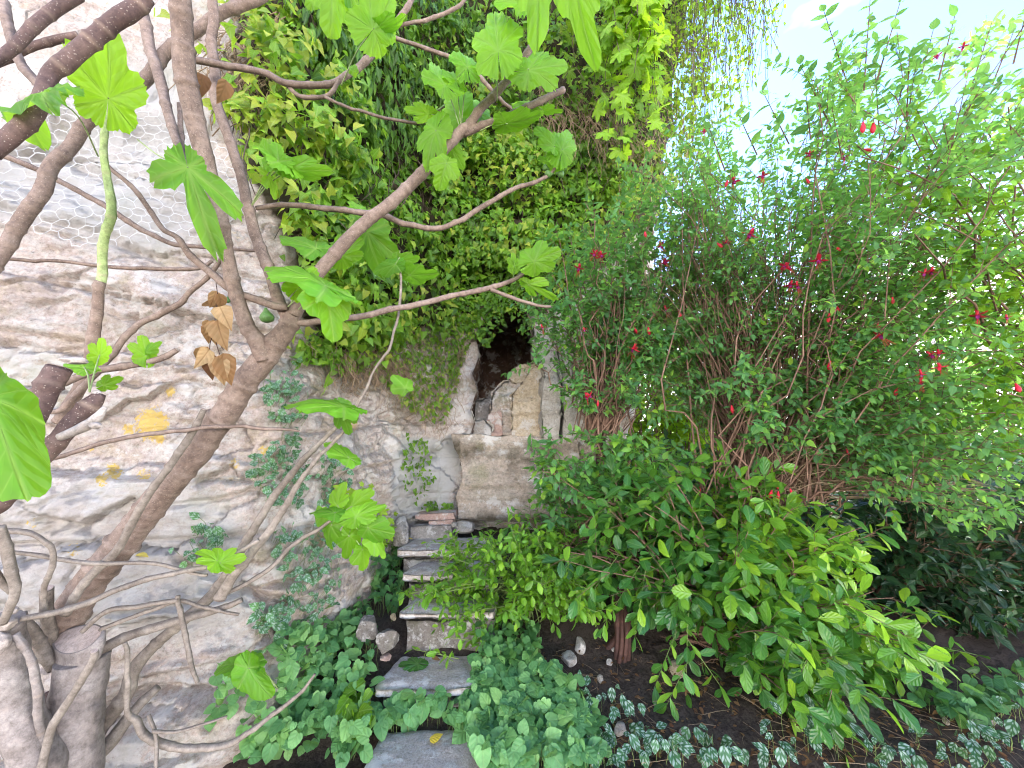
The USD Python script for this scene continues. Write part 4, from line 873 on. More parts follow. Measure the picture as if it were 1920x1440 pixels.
FL(FIGL, (352, 312), (390, 458), 1.30, -.04, -.1, .80, .3, (258, 262, 1.42), zf=.9, label='drooping three-lobed darker leaf')
FL(FIGO, (80, 172), (-60, 146), 1.0, .1, .2, .34, .3, (184, 293, 1.38), label='near leaf seen edge on at the left edge')
FL(FIGB, (-22, 745), (48, 930), .72, -.03, -.2, .50, .35, (-40, 730, .8), zf=.8, label='very large near leaf at the left edge')
FL(FIGO, (5, 800), (-60, 745), .85, 0, .4, .9, .3)
FL(FIG5, (537, 304), (508, 250), 1.55, .04, .5, 1.0, .7, (470, 388, 1.68))
FL(FIG3, (523, 303), (470, 262), 1.52, -.03, -.3, .9, .75, (470, 388, 1.68))
FL(FIGW, (545, 318), (610, 322), 1.55, 0, .7, .7, .65, (470, 388, 1.68))
FL(FIG3, (505, 330), (520, 372), 1.6, .02, -.5, .8, .7)
FL(FIGW, (612, 536), (494, 464), 1.5, .06, .75, .60, .6, (540, 575, 1.66), label='broad pale glossy leaf')
FL(FIG3, (560, 540), (600, 500), 1.6, .05, .4, .9, .7, (545, 570, 1.68))
FL(FIGO, (608, 552), (637, 628), 1.5, -.03, -.5, .9, .5, (560, 580, 1.66))
FL(FIGW, (592, 465), (540, 432), 1.75, .05, .5, .9, .35)
FL(FIG5, (700, 55), (748, -10), 1.42, .03, .35, 1.05, .9, (640, 160, 1.7), label='large bright leaf at the top edge')
FL(FIGW, (698, 58), (765, 62), 1.44, .03, .9, .7, .85)
FL(FIGO, (622, -30), (628, 58), 1.4, 0, -.3, .8, .8)
FL(FIGO, (592, -35), (594, 18), 1.45, 0, .3, .8, .85)
FL(FIGO, (655, -20), (672, 52), 1.45, .05, -.9, .7, .2)
FL(FIGW, (662, 135), (668, 118), 1.6, 0, 0, 1, .85)
FL(FIG3, (876, 128), (868, 62), 1.6, .03, .25, .85, .8, (865, 235, 1.72))
FL(FIG5, (934, 96), (926, 0), 1.55, .02, -.15, 1.0, .95, (932, 190, 1.72), label='bright deeply lobed leaf standing up on the branch')
FL(FIGL, (985, 10), (960, -60), 1.5, .05, .3, 1.0, .9)
FL(FIGO, (1003, -80), (1022, 64), 1.18, .0, -.12, .46, .95, label='plain bright oval leaf hanging at the top edge, left of two')
FL(FIGO, (1072, -75), (1082, 80), 1.16, .0, .1, .46, 1.0, label='plain bright oval leaf hanging at the top edge, right of two')
FL(FIG5, (990, 130), (1072, 108), 1.6, .02, -.4, .95, .8, (945, 148, 1.70))
FL(FIG3, (834, 160), (788, 108), 1.62, .05, .5, .7, .85, (862, 240, 1.72))
FL(FIG3, (855, 150), (832, 105), 1.64, .05, .5, .6, .95, (864, 240, 1.72))
FL(FIGW, (862, 222), (838, 160), 1.8, .05, -.4, .9, .7)
FL(FIGW, (900, 215), (880, 172), 1.85, .05, .4, .9, .6)
FL(FIG5, (803, 214), (764, 204), 1.72, -.05, .1, 1.0, 1.0, (834, 196, 1.78))
FL(FIG5, (818, 244), (790, 305), 1.66, -.03, .2, .95, .75, (806, 222, 1.78), label='round-lobed leaf below the fork')
FL(FIGW, (838, 262), (866, 305), 1.76, .0, -.3, .8, .7)
FL(FIGO, (838, 305), (822, 344), 1.62, -.02, .0, .85, .95, (836, 292, 1.71))
FL(FIG5, (998, 203), (980, 164), 1.78, .05, .3, .8, 1.0, (1000, 195, 1.76))
FL(FIGW, (950, 232), (1016, 224), 1.72, .0, .8, .7, .7, (900, 245, 1.73))
FL(FIG3, (1018, 207), (1056, 208), 1.8, .0, .8, .5, .9, (1006, 196, 1.77))
FL(FIG5, (1054, 281), (1068, 220), 1.9, .03, .2, .9, .85, (1050, 300, 1.95))
FL(FIGO, (1040, 275), (1006, 232), 1.9, .0, .6, .6, .8, (1050, 300, 1.95))
FL(FIG3, (1042, 310), (1008, 292), 1.93, .0, .1, .9, .95, (1048, 300, 1.95))
FL(FIG5, (690, 436), (705, 515), 1.95, .02, .3, 1.1, .35)
FL(FIG3, (676, 396), (650, 374), 1.9, .02, .3, 1.0, .7)
FL(FIG5, (640, 480), (676, 444), 1.9, .0, .3, 1.0, .55)
FL(FIGW, (748, 488), (784, 492), 1.95, .0, .4, .9, .75, (750, 470, 1.95))
FL(FIGW, (742, 496), (696, 506), 1.93, .0, .3, .75, .45, (750, 480, 1.95))
FL(FIGO, (768, 516), (822, 518), 1.95, .0, .8, .6, .7, (750, 490, 1.95))
FL(FIG5, (964, 500), (964, 473), 1.98, .0, .2, 1.0, .95, (962, 528, 2.02))
FL(FIG5, (1002, 490), (1055, 465), 1.9, .0, .3, .95, .75, (1000, 497, 2.04))
FL(FIG3, (1006, 480), (1004, 452), 1.95, .0, -.3, .9, .8)
FL(FIGL, (990, 533), (1046, 562), 1.95, .0, .5, .7, 1.0, (1000, 570, 2.03), label='lone yellow-green leaf above the hollow')
FL(FIGW, (645, 762), (545, 728), 1.75, .0, .8, .75, .55, (640, 792, 1.94), label='glossy leaf on the lower grey stem')
FL(FIG5, (640, 770), (655, 815), 1.8, .0, .3, .9, .35)
FL(FIGW, (655, 858), (610, 822), 1.85, .0, .6, .7, .6, (600, 845, 1.9))
FL(FIGO, (760, 728), (738, 700), 2.2, .0, .2, .9, .6)
FL(FIG5, (186, 668), (196, 636), 1.2, .0, .2, 1.0, .9, (168, 735, 1.1))
FL(FIGW, (160, 690), (122, 664), 1.15, .0, .3, .8, .6, (168, 735, 1.1))
FL(FIG3, (195, 722), (226, 710), 1.2, .0, .3, .8, .5)
FL(FIG5, (274, 668), (270, 628), 1.45, .0, .2, 1.0, .75, (274, 682, 1.46))
FL(FIG3, (276, 660), (296, 640), 1.45, .0, -.3, 1.0, .7)
FL(FIGB, (466, 1245), (400, 1232), 1.7, .0, .5, .6, .5, (520, 1290, 1.8), label='heart-shaped leaf arching over the lower rock')
FL(FIGB, (466, 1252), (502, 1316), 1.66, -.02, -.2, .55, .55, (520, 1290, 1.8), label='broad heart-shaped leaf hanging below it on the lower rock')
FL(FIG5, (408, 1052), (382, 1022), 1.62, .0, .3, 1.0, .95, (400, 1062, 1.68))
FL(FIG3, (412, 1056), (456, 1046), 1.62, .0, .3, .9, .95, (400, 1062, 1.68))
FL(FIG3, (404, 1062), (408, 1068), 1.62, -.03, .3, .9, .9)
for (b, t, z, tn, T) in [((628, 962), (584, 948), 1.9, .45, FIGW), ((668, 968), (722, 948), 1.86, .85, FIG5), ((690, 990), (736, 1002), 1.88, .55, FIGW), ((620, 985), (600, 1030), 1.92, .6, FIG3), ((632, 948), (640, 905), 1.95, .95, FIG3), ((655, 1005), (648, 1052), 1.9, .75, FIG3),
                         ((700, 1012), (728, 1040), 1.9, .9, FIGW), ((660, 950), (690, 915), 1.96, .9, FIGW), ((608, 966), (582, 985), 1.94, .7, FIGO), ((680, 1030), (690, 1068), 1.92, .7, FIGO)]:
    FL(T, b, t, z, .0, np.random.default_rng(b[0]).uniform(-.6, .6), .95, tn, (642, 963, 1.94))
# figs
def fig_fruit(u, v, w, z, lean=(0, 0, -1), label=None):
    prof = np.array([(0, 0), (.10, .0), (.13, .10), (.22, .28), (.40, .52), (.50, .76), (.44, .97), (.24, 1.1), (.08, 1.13), (0, 1.12)])
    th = np.linspace(0, 2 * np.pi, 15)[:-1]
    V = np.stack([np.outer(prof[:, 0], np.cos(th)), np.outer(prof[:, 0], np.sin(th)), np.repeat(prof[:, 1:], 14, 1)], -1).reshape(-1, 3)
    i, j = np.meshgrid(np.arange(len(prof) - 1), np.arange(14), indexing='ij'); j2 = (j + 1) % 14
    q = np.stack([i * 14 + j, i * 14 + j2, (i + 1) * 14 + j2, (i + 1) * 14 + j], -1).reshape(-1, 4)
    d = unit(np.array(lean, float)); a = unit(np.cross(d, [.2, 1, .1])); b = np.cross(d, a)
    s = w * z / FPX
    obj('fig', (px(u, v, z) + s * (V[:, :1] * a + V[:, 1:2] * b + V[:, 2:] * d), np.vstack([q[:, [0, 1, 2]], q[:, [0, 2, 3]]])), 'fig_fruit', fig, label=label)
fig_fruit(498, 578, 25, 1.58, (.25, 0, -1), 'green unripe fig hanging at the main fork')
fig_fruit(427, 556, 11, 1.58, (0, 0, -1))
fig_fruit(1038, 326, 15, 1.93, (-1, 0, -.1)); fig_fruit(1042, 324, 14, 1.93, (1, 0, -.35)); fig_fruit(1030, 318, 12, 1.94, (-.6, 0, .3))
# withered spray caught on the fig
dry = thing('withered_spray', 'withered brown leaf spray caught in the fig branches', 'dry leaves')
r = np.random.default_rng(31)
for k, (u, v, tu, tv) in enumerate([(405, 545, 398, 575), (410, 550, 420, 580), (400, 560, 392, 590), (412, 575, 425, 600), (400, 600, 404, 642), (408, 600, 412, 645), (396, 605, 385, 640), (390, 650, 365, 682), (392, 655, 378, 680), (398, 665, 388, 705), (404, 668, 402, 708), (410, 668, 415, 712), (415, 665, 430, 712), (418, 662, 436, 705), (408, 590, 430, 610), (424, 150, 418, 190), (382, 140, 374, 172), (390, 600, 382, 618)]):
    b, t = px(u, v, 1.5), px(tu, tv, 1.5 + r.normal() * .03)
    L = np.linalg.norm(t - b)
    V = leaf_arrays(OVATE, b[None], (t - b)[None], (EYE - b + r.normal(size=3) * .6)[None], L, L * 1.35, 2.5)[0]
    obj('leaf', (V, OVATE[1]), 'dead_leaf', dry, attrs={'tone': np.array([r.uniform(.1, .95) if k != 9 else .05])}, uv=OVATE[2])
for pts in ([(405, 530), (408, 560), (403, 600), (405, 640), (412, 665)], [(405, 610), (395, 640), (393, 655)], [(410, 640), (418, 655)]):
    obj('stalk', tube(catmull([px(a, b, 1.5) for a, b in pts], 5), .0016, 5), 'red_bark', dry)

# ---------------------------------------------------------------- wire netting over the upper rock
def netting():
    r = np.random.default_rng(12); tubes = []
    a = .043
    poly = [(-60, 190), (120, 170), (250, 190), (330, 215), (470, 330), (480, 400), (420, 450), (300, 470), (150, 480), (-60, 400)]
    c0 = surface_at([200], [320])[0][0]
    ex = unit(np.array([1.0, .28, -.05])); ez = unit(np.array([0, .12, 1.0])); en = unit(np.cross(ex, ez))
    en = en if en[1] < 0 else -en
    def lift(p):
        u, v, _ = project(p)
        S, N = surface_at(u, v, 20)
        off = .02 + .09 * fbm(S * 3, 3, 7)[:, None] + .012 * fbm(S * 14, 2, 9)[:, None]
        return S + en * off, u, v
    P1, P2, tw = [], [], []
    for i in range(-34, 35):
        for j in range(-24, 25):
            cx, cz_ = (i * 1.5 * a), (j * math.sqrt(3) * a + (i % 2) * math.sqrt(3) / 2 * a)
            for k in range(3):
                t0, t1 = math.pi / 3 * k, math.pi / 3 * (k + 1)
                P1.append(c0 + ex * (cx + a * math.cos(t0)) + ez * (cz_ + a * math.sin(t0))); P2.append(c0 + ex * (cx + a * math.cos(t1)) + ez * (cz_ + a * math.sin(t1))); tw.append(k == 1)
    P1, P2, tw = np.array(P1), np.array(P2), np.array(tw)
    wob = lambda p: p + .05 * (np.stack([fbm(p * 7, 2, s) for s in (1, 2, 3)], -1) - .5) + .09 * (np.stack([fbm(p * 2, 2, s) for s in (4, 5, 6)], -1) - .5)
    Q1, u, v = lift(wob(P1)); Q2, u2, v2 = lift(wob(P2))
    ok = in_poly(poly, u, v) & in_poly(poly, u2, v2) & (np.linalg.norm(Q1 - Q2, axis=1) < .11)
    Q1, Q2, tw = Q1[ok], Q2[ok], tw[ok]
    m = (Q1 + Q2) / 2 + r.normal(size=Q1.shape) * .003
    return prisms(np.stack([Q1, m, Q2], 1), np.where(tw, .0022, .0013)[:, None] * np.ones((1, 3)), 4)
net = thing('wire_netting', 'galvanised hexagonal wire netting pinned over the upper left rock', 'wire netting')
obj('mesh_wires', netting(), 'wire', net)
# ---------------------------------------------------------------- ivy and creepers on the cliff
def on_cliff(poly, n, rng, h0=.02, h1=.25, spread=14, clump=1.6, far=None):
    q = sample_poly(poly, n, rng)
    S, N = surface_at(q[:, 0], q[:, 1], spread)
    if far:
        k = project(S)[2] < far; q, S, N = q[k], S[k], N[k]
    c = np.clip(fbm(S * clump, 3, 15) * 2.2 - .6, 0, 1)
    h = h0 + (h1 - h0) * c * rng.random(len(q))**.6
    return S + N * h[:, None], N, q, c
def wall_leaves(parent, polys, mat, T, L, rng, tone, W=None, hang=.8, parts=300, h=(.02, .25), clump=1.6, face=.9, stuff='foliage', far=None, jitter=.55):
    A = [on_cliff(p, n, rng, *h, clump=clump, far=far) for p, n in polys]
    P, N, q, c = (np.vstack([a[0] for a in A]), np.vstack([a[1] for a in A]), np.vstack([a[2] for a in A]), np.concatenate([a[3] for a in A]))
    n = len(P)
    d = -WUP * hang + rng.normal(size=(n, 3)) * jitter + N * .35
    nn = N * face + WUP * .35 + rng.normal(size=(n, 3)) * .38
    LL = L * rng.uniform(.55, 1.25, n)
    t = np.clip(rng.beta(1.3, 1.6, n) * .66 + tone(q, c, P), 0, 1)
    foliage(parent, mat, T, P, d, nn, LL, None if W is None else LL * W, t, parts=parts, rng=rng, stuff=stuff)
    return P, N
def hanging_stems(parent, polys, rng, length, r, mat, h=(.01, .1), name='stems', sag=.12):
    A = [on_cliff(p, n, rng, *h) for p, n in polys]
    P, N = np.vstack([a[0] for a in A]), np.vstack([a[1] for a in A]); n = len(P)
    ln = length * rng.uniform(.4, 1.3, n)
    dx = rng.normal(size=(n, 3)) * [.28, .12, .1] - WUP
    pts = np.stack([P + unit(dx) * (ln * t)[:, None] + N * (.06 * math.sin(t * 3)) + np.stack([.05 * np.sin(t * 7 + P[:, 2] * 9), np.zeros(n), np.zeros(n)], 1) * t for t in np.linspace(0, 1, 6)], 1)
    obj(name, prisms(pts, r * rng.uniform(.6, 1.5, n)[:, None] * np.ones((1, 6))), mat, parent, kind='stuff')
r3 = np.random.default_rng(101)
ivy = thing('ivy', 'dense dark green ivy covering the upper cliff above the hollow', 'ivy')
def ivy_lit_tone(q, c, P):  # lit edges and shaded hollows of the ivy put into leaf tone
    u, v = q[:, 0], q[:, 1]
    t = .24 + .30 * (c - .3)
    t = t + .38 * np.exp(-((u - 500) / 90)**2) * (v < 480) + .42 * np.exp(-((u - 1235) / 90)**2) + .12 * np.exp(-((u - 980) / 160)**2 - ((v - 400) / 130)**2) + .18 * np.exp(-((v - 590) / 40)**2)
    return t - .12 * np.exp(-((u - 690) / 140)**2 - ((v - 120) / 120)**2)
wall_leaves(ivy, [([(448, -60), (470, 180), (470, 330), (545, 420), (560, 560), (600, 640), (700, 650), (770, 610), (830, 592), (900, 596), (940, 590), (1010, 575), (1120, 500), (1290, 330), (1330, -60)], 15500), ([(800, 250), (1000, 200), (1180, 300), (1130, 500), (1000, 570), (840, 560)], 3800)], 'ivy_leaf', IVY, .078, r3, ivy_lit_tone, h=(.02, .62), clump=1.9)
wall_leaves(ivy, [([(540, -60), (560, 120), (700, 300), (860, 300), (900, 100), (880, -60)], 2600)], 'ivy_leaf', NARROW, .13, r3, lambda q, c, P: .02 + 0 * c, hang=1.6, jitter=.3, h=(.1, .55), parts=120, W=1.3)
hanging_stems(ivy, [([(448, -40), (480, 330), (800, 560), (1150, 400), (1290, -40)], 420)], r3, .5, .0035, 'dark_stem', h=(.02, .3))
wall_leaves(ivy, [([(1170, 30), (1330, -60), (1325, 200), (1265, 340), (1180, 420), (1130, 400)], 1300)], 'ivy_leaf', IVY, .075, r3, lambda q, c, P: .42 + 0 * c, h=(.15, .55), parts=60)
ivy2 = thing('ivy', 'pale green ivy straggling down the rock left of the hollow', 'ivy')
wall_leaves(ivy2, [(IVY_SIDE, 1500), ([(640, 590), (900, 590), (885, 640), (700, 650)], 260), ([(800, 585), (925, 585), (905, 640), (840, 610)], 240)], 'ivy_leaf', IVY, .052, r3, lambda q, c, P: .34 + .1 * c, h=(.02, .16))
wall_leaves(ivy2, [([(895, 570), (1000, 565), (1010, 620), (985, 640), (955, 600), (925, 640), (905, 660), (893, 630)], 190)], 'ivy_leaf', IVY, .06, r3, lambda q, c, P: .2 + 0 * c, h=(.1, .3), parts=60)
hanging_stems(ivy2, [(IVY_SIDE, 260)], r3, .28, .0022, 'dry_stem', h=(.02, .12))
ivy3 = thing('ivy', 'short glossy ivy tuft at the fork of the fig beside the rock', 'ivy')
wall_leaves(ivy3, [([(548, 625), (600, 630), (618, 690), (545, 690)], 110)], 'ivy_leaf', IVY, .062, r3, lambda q, c, P: .3 + 0 * c, h=(.05, .2), parts=110)
ivy4 = thing('ivy', 'thin pale ivy on the grey rock left of the big block', 'ivy')
wall_leaves(ivy4, [([(755, 810), (800, 820), (810, 900), (770, 950), (745, 880)], 130), ([(790, 940), (845, 945), (850, 965), (785, 966)], 90)], 'ivy_leaf', IVY, .045, r3, lambda q, c, P: .2 + 0 * c, h=(.02, .12), parts=200)
thatchy = thing('dead_vine', 'brown curtain of dead vine stems hanging among the ivy at upper centre', 'dead stems')
hanging_stems(thatchy, [([(1000, 170), (1160, 180), (1150, 300), (1020, 260)], 220), ([(1230, 60), (1300, 60), (1290, 130), (1230, 130)], 160), ([(1150, 230), (1240, 240), (1220, 320), (1160, 330)], 150)], r3, .38, .0028, 'dry_stem', h=(.1, .5), name='stems')
roots = thing('dead_vine', 'dry root mat under the pale ivy on the ledge left of the hollow', 'dead stems')
hanging_stems(roots, [([(620, 668), (770, 668), (760, 700), (630, 700)], 190)], r3, .16, .0028, 'dry_stem', h=(.02, .1))
dv = thing('dead_vine', 'tangle of dry brown twigs at the top left edge of the ivy', 'dead stems')
hanging_stems(dv, [([(395, 60), (520, 40), (560, 140), (470, 220), (400, 160)], 230)], r3, .3, .003, 'dry_stem', h=(.03, .25))
# lobed creeper hanging in front of the ivy
cre = thing('creeper', 'bright lobed creeper hanging in a curtain in front of the upper cliff', 'creeper')
r4 = np.random.default_rng(55)
def creeper():
    pos, d, nn, tn, St = [], [], [], [], []
    for k in range(30):
        u0 = r4.uniform(1085, 1225); v0 = -150; v1 = r4.uniform(60, 285) if u0 > 1140 else r4.uniform(40, 200)
        z = r4.uniform(3.5, 4.2); sway = r4.normal() * 25
        P = px(u0 + np.linspace(0, 1, 9)**1.5 * sway + r4.normal(size=9) * 4, np.linspace(v0, v1, 9), z)
        St.append(P)
        for t in np.arange(.1, 8, .42):
            i = int(t); p = P[i] + (P[i + 1] - P[i]) * (t - i)
            pos.append(p + r4.normal(size=3) * .05); d.append(-WUP * .9 + r4.normal(size=3) * .5 + np.array([0, -.25, 0])); nn.append(np.array([.1, -.8, .35]) + r4.normal(size=3) * .4)
            tn.append(np.clip(.35 + .0032 * (u0 - 1110) + r4.normal() * .15, .02, 1))
    obj('stems', prisms(np.array(St), np.full((30, 9), .004)), 'dark_stem', cre, kind='stuff')
    foliage(cre, 'vine_leaf', VINE, np.array(pos), np.array(d), np.array(nn), .12 * r4.uniform(.6, 1.25, len(pos)), None, np.array(tn), rng=r4)
creeper()
trail = thing('trailing_vine', 'fine trailing vine hanging over the cliff edge against the sky', 'vine')
def trailing():
    St, pos, d, nn, tn = [], [], [], [], []
    for k in range(150):
        a = r4.random()**.8
        u = 1255 + 185 * a; v1 = r4.uniform(-40, 460 - 330 * a) if a < .85 else r4.uniform(0, 170)
        z = r4.uniform(4.2, 5.4)
        t = np.linspace(0, 1, 12)
        uu = 1240 + (u - 1240) * np.minimum(1, t * 2.2)**.7 + np.cumsum(r4.normal(size=12)) * (3 + 5 * a); vv = -230 + (v1 + 230) * t
        P = px(uu, vv, z); St.append(P)
        m = int(r4.integers(26, 50) * (1 - .55 * a))
        tt = r4.random(m) * 10.99; i = tt.astype(int)
        pos.append(P[i] + (P[i + 1] - P[i]) * (tt - i)[:, None] + r4.normal(size=(m, 3)) * .03)
        d.append(-WUP * .6 + r4.normal(size=(m, 3)) * .6); nn.append(np.array([0, -.6, .5]) + r4.normal(size=(m, 3)) * .5); tn.append(np.clip(.75 - .75 * a + r4.normal(size=m) * .12, 0, 1))
    obj('stems', prisms(np.array(St), np.full((150, 12), .0035)), 'dark_stem', trail, kind='stuff')
    pos, d, nn, tn = np.vstack(pos), np.vstack(d), np.vstack(nn), np.concatenate(tn)
    foliage(trail, 'vine_leaf', OVATE, pos, d, nn, .062 * r4.uniform(.6, 1.3, len(pos)), None, tn, rng=r4, parts=200)
trailing()

# ---------------------------------------------------------------- shrubs
r5 = np.random.default_rng(202)
fr = thing('fuchsia_shrub', 'large spreading fuchsia with bare brown stems fanning out at right', 'shrub')
B0 = px(1430, 930, 3.15)
basesR = [B0 + r5.normal(size=3) * [.22, .16, .03] for _ in range(24)]
CROWN_R = [(1220, 430), (1250, 290), (1380, 200), (1500, 180), (1560, 90), (1600, 40), (1680, 20), (1750, 60), (1850, 30), (1990, 30), (1990, 960), (1880, 960), (1760, 900), (1640, 860), (1560, 800), (1640, 640), (1560, 470), (1420, 470), (1330, 560), (1230, 560)]
def zR(u, v, t):                          # the shrub leans out towards the viewer at its right and top
    return 3.5 - .95 * np.clip((u - 1350) / 550, 0, 1) - .35 * np.clip((500 - v) / 500, 0, 1) + (t - .5) * 1.3
TR = np.vstack([targets_in(CROWN_R, 160, 0, 0, r5, zR), targets_in([(1170, 400), (1240, 300), (1380, 280), (1420, 480), (1330, 600), (1300, 780), (1200, 700)], 60, 3.0, 4.2, r5)])
shrub(fr, basesR, TR, LANCE, 'fuchsia_leaf', 'shrub_bark', .056, r5, W=1.55, u0=.36, twigs=17, tlen=(.12, .38), spacing=.042, r0=.0085, r1=.0022, lift=.16, wander=.24, tonefun=lambda S: .16 * np.clip((S[:, 2] - 1.7) / 1.5, -.5, 1) + .10 * np.clip(S[:, 0] - 2.2, -1, 1))  # light on the top and right side put into the leaf tone
# long upright shoots against the sky with larger leaves
def shoots():
    S, D, LN = [], [], []
    for (u0, v0, u1, v1) in [(1600, 190, 1545, 20), (1620, 170, 1632, -10), (1645, 150, 1690, -5), (1560, 240, 1500, 120), (1520, 260, 1512, 180), (1720, 170, 1750, 55), (1760, 150, 1790, 30), (1820, 170, 1860, 40), (1860, 160, 1900, 60), (1480, 270, 1430, 170), (1700, 230, 1705, 100), (1580, 300, 1560, 200), (1880, 250, 1935, 150), (1800, 260, 1830, 150), (1420, 290, 1385, 215), (1360, 320, 1330, 240), (1650, 260, 1640, 120), (1900, 120, 1925, 20)]:
        z = r5.uniform(2.35, 2.7); a, b = px(u0, v0, z), px(u1, v1, z - .1)
        S.append(a); D.append(b - a); LN.append(np.linalg.norm(b - a))
    S, D, LN = np.array(S), np.array(D), np.array(LN)
    twigs_and_leaves(fr, S, D, LN, OVATE, 'fuchsia_leaf', 'shrub_bark', .085, .07, r5, W=1.05, droop=.02, tonevar=np.full(len(S), .12), r=.0035, parts=120, stuff='shoot_foliage')
shoots()
def trunk_down(parent, top, r0, r1, mat):
    g = np.array([top[0] + .12, top[1] + .1, float(gz(top[0] + .12, top[1] + .1)) - .06])
    P = catmull([g, g * .6 + top * .4 + np.array([.05, -.03, 0]), top, top + np.array([-.03, -.02, .12])], 7)
    obj('trunk', tube(P, np.linspace(r0, r1, len(P)), 9), mat, parent)
# lime-toned shrub at the right edge
rg = thing('fuchsia_shrub', 'lime green leafy shrub leaning in at the right edge', 'shrub')
TG = targets_in([(1560, 180), (1760, 120), (1990, 180), (2010, 900), (1860, 880), (1760, 760), (1800, 560), (1650, 430)], 42, 2.0, 2.7, r5)
shrub(rg, [px(2080, 900, 2.7), px(2120, 880, 2.5)], TG, OVATE, 'lime_leaf', 'shrub_bark', .072, r5, W=.95, u0=.45, twigs=8, tlen=(.12, .34), spacing=.05, r0=.012, r1=.003, lift=.2, tonefun=lambda S: np.full(len(S), .1), stem_parts=30)
TF = targets_in([(1340, 690), (1480, 640), (1640, 700), (1700, 820), (1600, 880), (1440, 860), (1350, 800)], 22, 2.55, 2.95, r5)
shrub(fr, [b + np.array([0, -.15, .15]) for b in basesR], TF, LANCE, 'fuchsia_leaf', 'shrub_bark', .066, r5, W=1.5, u0=.5, twigs=9, tlen=(.10, .26), spacing=.042, r0=.006, r1=.002, lift=.3, wander=.15, parts=80, stem_parts=22)
for _b in (px(2080, 900, 2.7), px(2120, 880, 2.5)):
    trunk_down(rg, _b, .035, .022, 'shrub_bark')
# bare fine twigs arching below the fuchsia
def arching(parent, n, rng, poly, z0, z1, base, mat, r=.0035, sag=.25):
    T_ = targets_in(poly, n, z0, z1, rng); P = []
    for q in T_:
        b = base + rng.normal(size=3) * [.12, .12, .04]; t = np.linspace(0, 1, 12)[:, None]; ln = np.linalg.norm(q - b)
        c = b + (q - b) * .5 + WUP * sag * ln + rng.normal(size=3) * .06 * ln
        P.append((1 - t)**2 * b + 2 * t * (1 - t) * c + t**2 * q + (noise(np.c_[t * 5 + q[0] * 7, t * 0, t * 0], 3)[:, None] - .5) * .05 * rng.normal(size=3))
    obj('twigs', prisms(np.array(P), np.linspace(1.5, .5, 12)[None] * r * rng.uniform(.6, 1.4, n)[:, None]), mat, parent, kind='stuff')
arching(fr, 170, r5, [(1440, 860), (1560, 800), (1700, 830), (1880, 860), (1900, 960), (1700, 940), (1500, 930)], 2.5, 3.3, B0, 'dry_stem', sag=.16)
arching(fr, 260, r5, [(1180, 420), (1330, 380), (1480, 480), (1500, 700), (1380, 800), (1230, 760)], 2.9, 3.8, B0, 'shrub_bark', r=.0035, sag=.2)
arching(fr, 240, r5, [(1250, 300), (1500, 300), (1900, 350), (1920, 800), (1600, 780), (1480, 560), (1300, 600)], 2.8, 3.7, B0, 'shrub_bark', r=.004, sag=.2)
# the smaller fuchsia in front of the cliff
fl = thing('fuchsia_shrub', 'smaller fuchsia with reddish stems in front of the right jamb of the hollow', 'shrub')
B1 = px(1128, 812, 3.35)
basesL = [B1 + r5.normal(size=3) * [.06, .05, .02] for _ in range(6)]
TL = targets_in([(1020, 470), (1080, 390), (1160, 330), (1250, 380), (1300, 470), (1330, 600), (1300, 740), (1210, 690), (1120, 560), (1040, 620), (985, 600)], 62, 2.9, 3.9, r5)
shrub(fl, basesL, TL, LANCE, 'fuchsia_leaf', 'shrub_bark', .068, r5, W=1.5, u0=.30, twigs=15, wander=.2, tlen=(.10, .30), spacing=.045, r0=.011, r1=.0025, lift=.16)
TL2 = targets_in([(1000, 650), (1060, 720), (1260, 700), (1310, 780), (1230, 760), (1080, 770)], 12, 2.85, 3.2, r5)
shrub(fl, basesL, TL2, LANCE, 'fuchsia_leaf', 'shrub_bark', .066, r5, W=1.4, u0=.5, twigs=6, tlen=(.10, .22), spacing=.045, r0=.006, r1=.002, lift=.2)
arching(fl, 70, r5, [(1040, 560), (1180, 420), (1300, 480), (1330, 700), (1200, 760)], 3.0, 3.8, B1, 'shrub_bark', r=.0035, sag=.12)
_tc = catmull([px(1160, 1290, 2.5), px(1168, 1200, 2.55), px(1156, 1100, 2.75), px(1140, 980, 3.0), px(1126, 880, 3.2), B1], 8)
_tt = np.linspace(0, 1, len(_tc)); _st = []
for k in range(7):
    ph = k * 2 * math.pi / 7 + _tt * 3.2; rad = (.036 - .012 * _tt) * (1 + .3 * (noise(np.c_[_tt * 9, _tt * 0 + k, _tt * 0], 3) - .5))
    _st.append(tube(_tc + np.stack([np.cos(ph) * rad, np.sin(ph) * rad, np.zeros_like(ph)], 1), (.020 - .006 * _tt) * (1 + .5 * (noise(np.c_[_tt * 14, _tt * 0 + k, _tt * 0], 5) - .5)), 7))
obj('trunk', join(_st), 'red_bark', fl, label='twisted fibrous red-brown trunk')
obj('trunk', tube(catmull([px(1120, 1235, 2.6), px(1150, 1205, 2.6), px(1190, 1150, 2.7), px(1215, 1100, 2.85)]), np.linspace(.03, .02, 19), 8), 'red_bark', fl)
obj('trunk', tube(catmull([px(1300, 1180, 2.7), px(1350, 1050, 2.85), px(1400, 980, 3.0), px(1430, 925, 3.12)]), np.linspace(.07, .06, 19), 9), 'shrub_bark', fr, label='thick brown trunk hidden under the laurel')
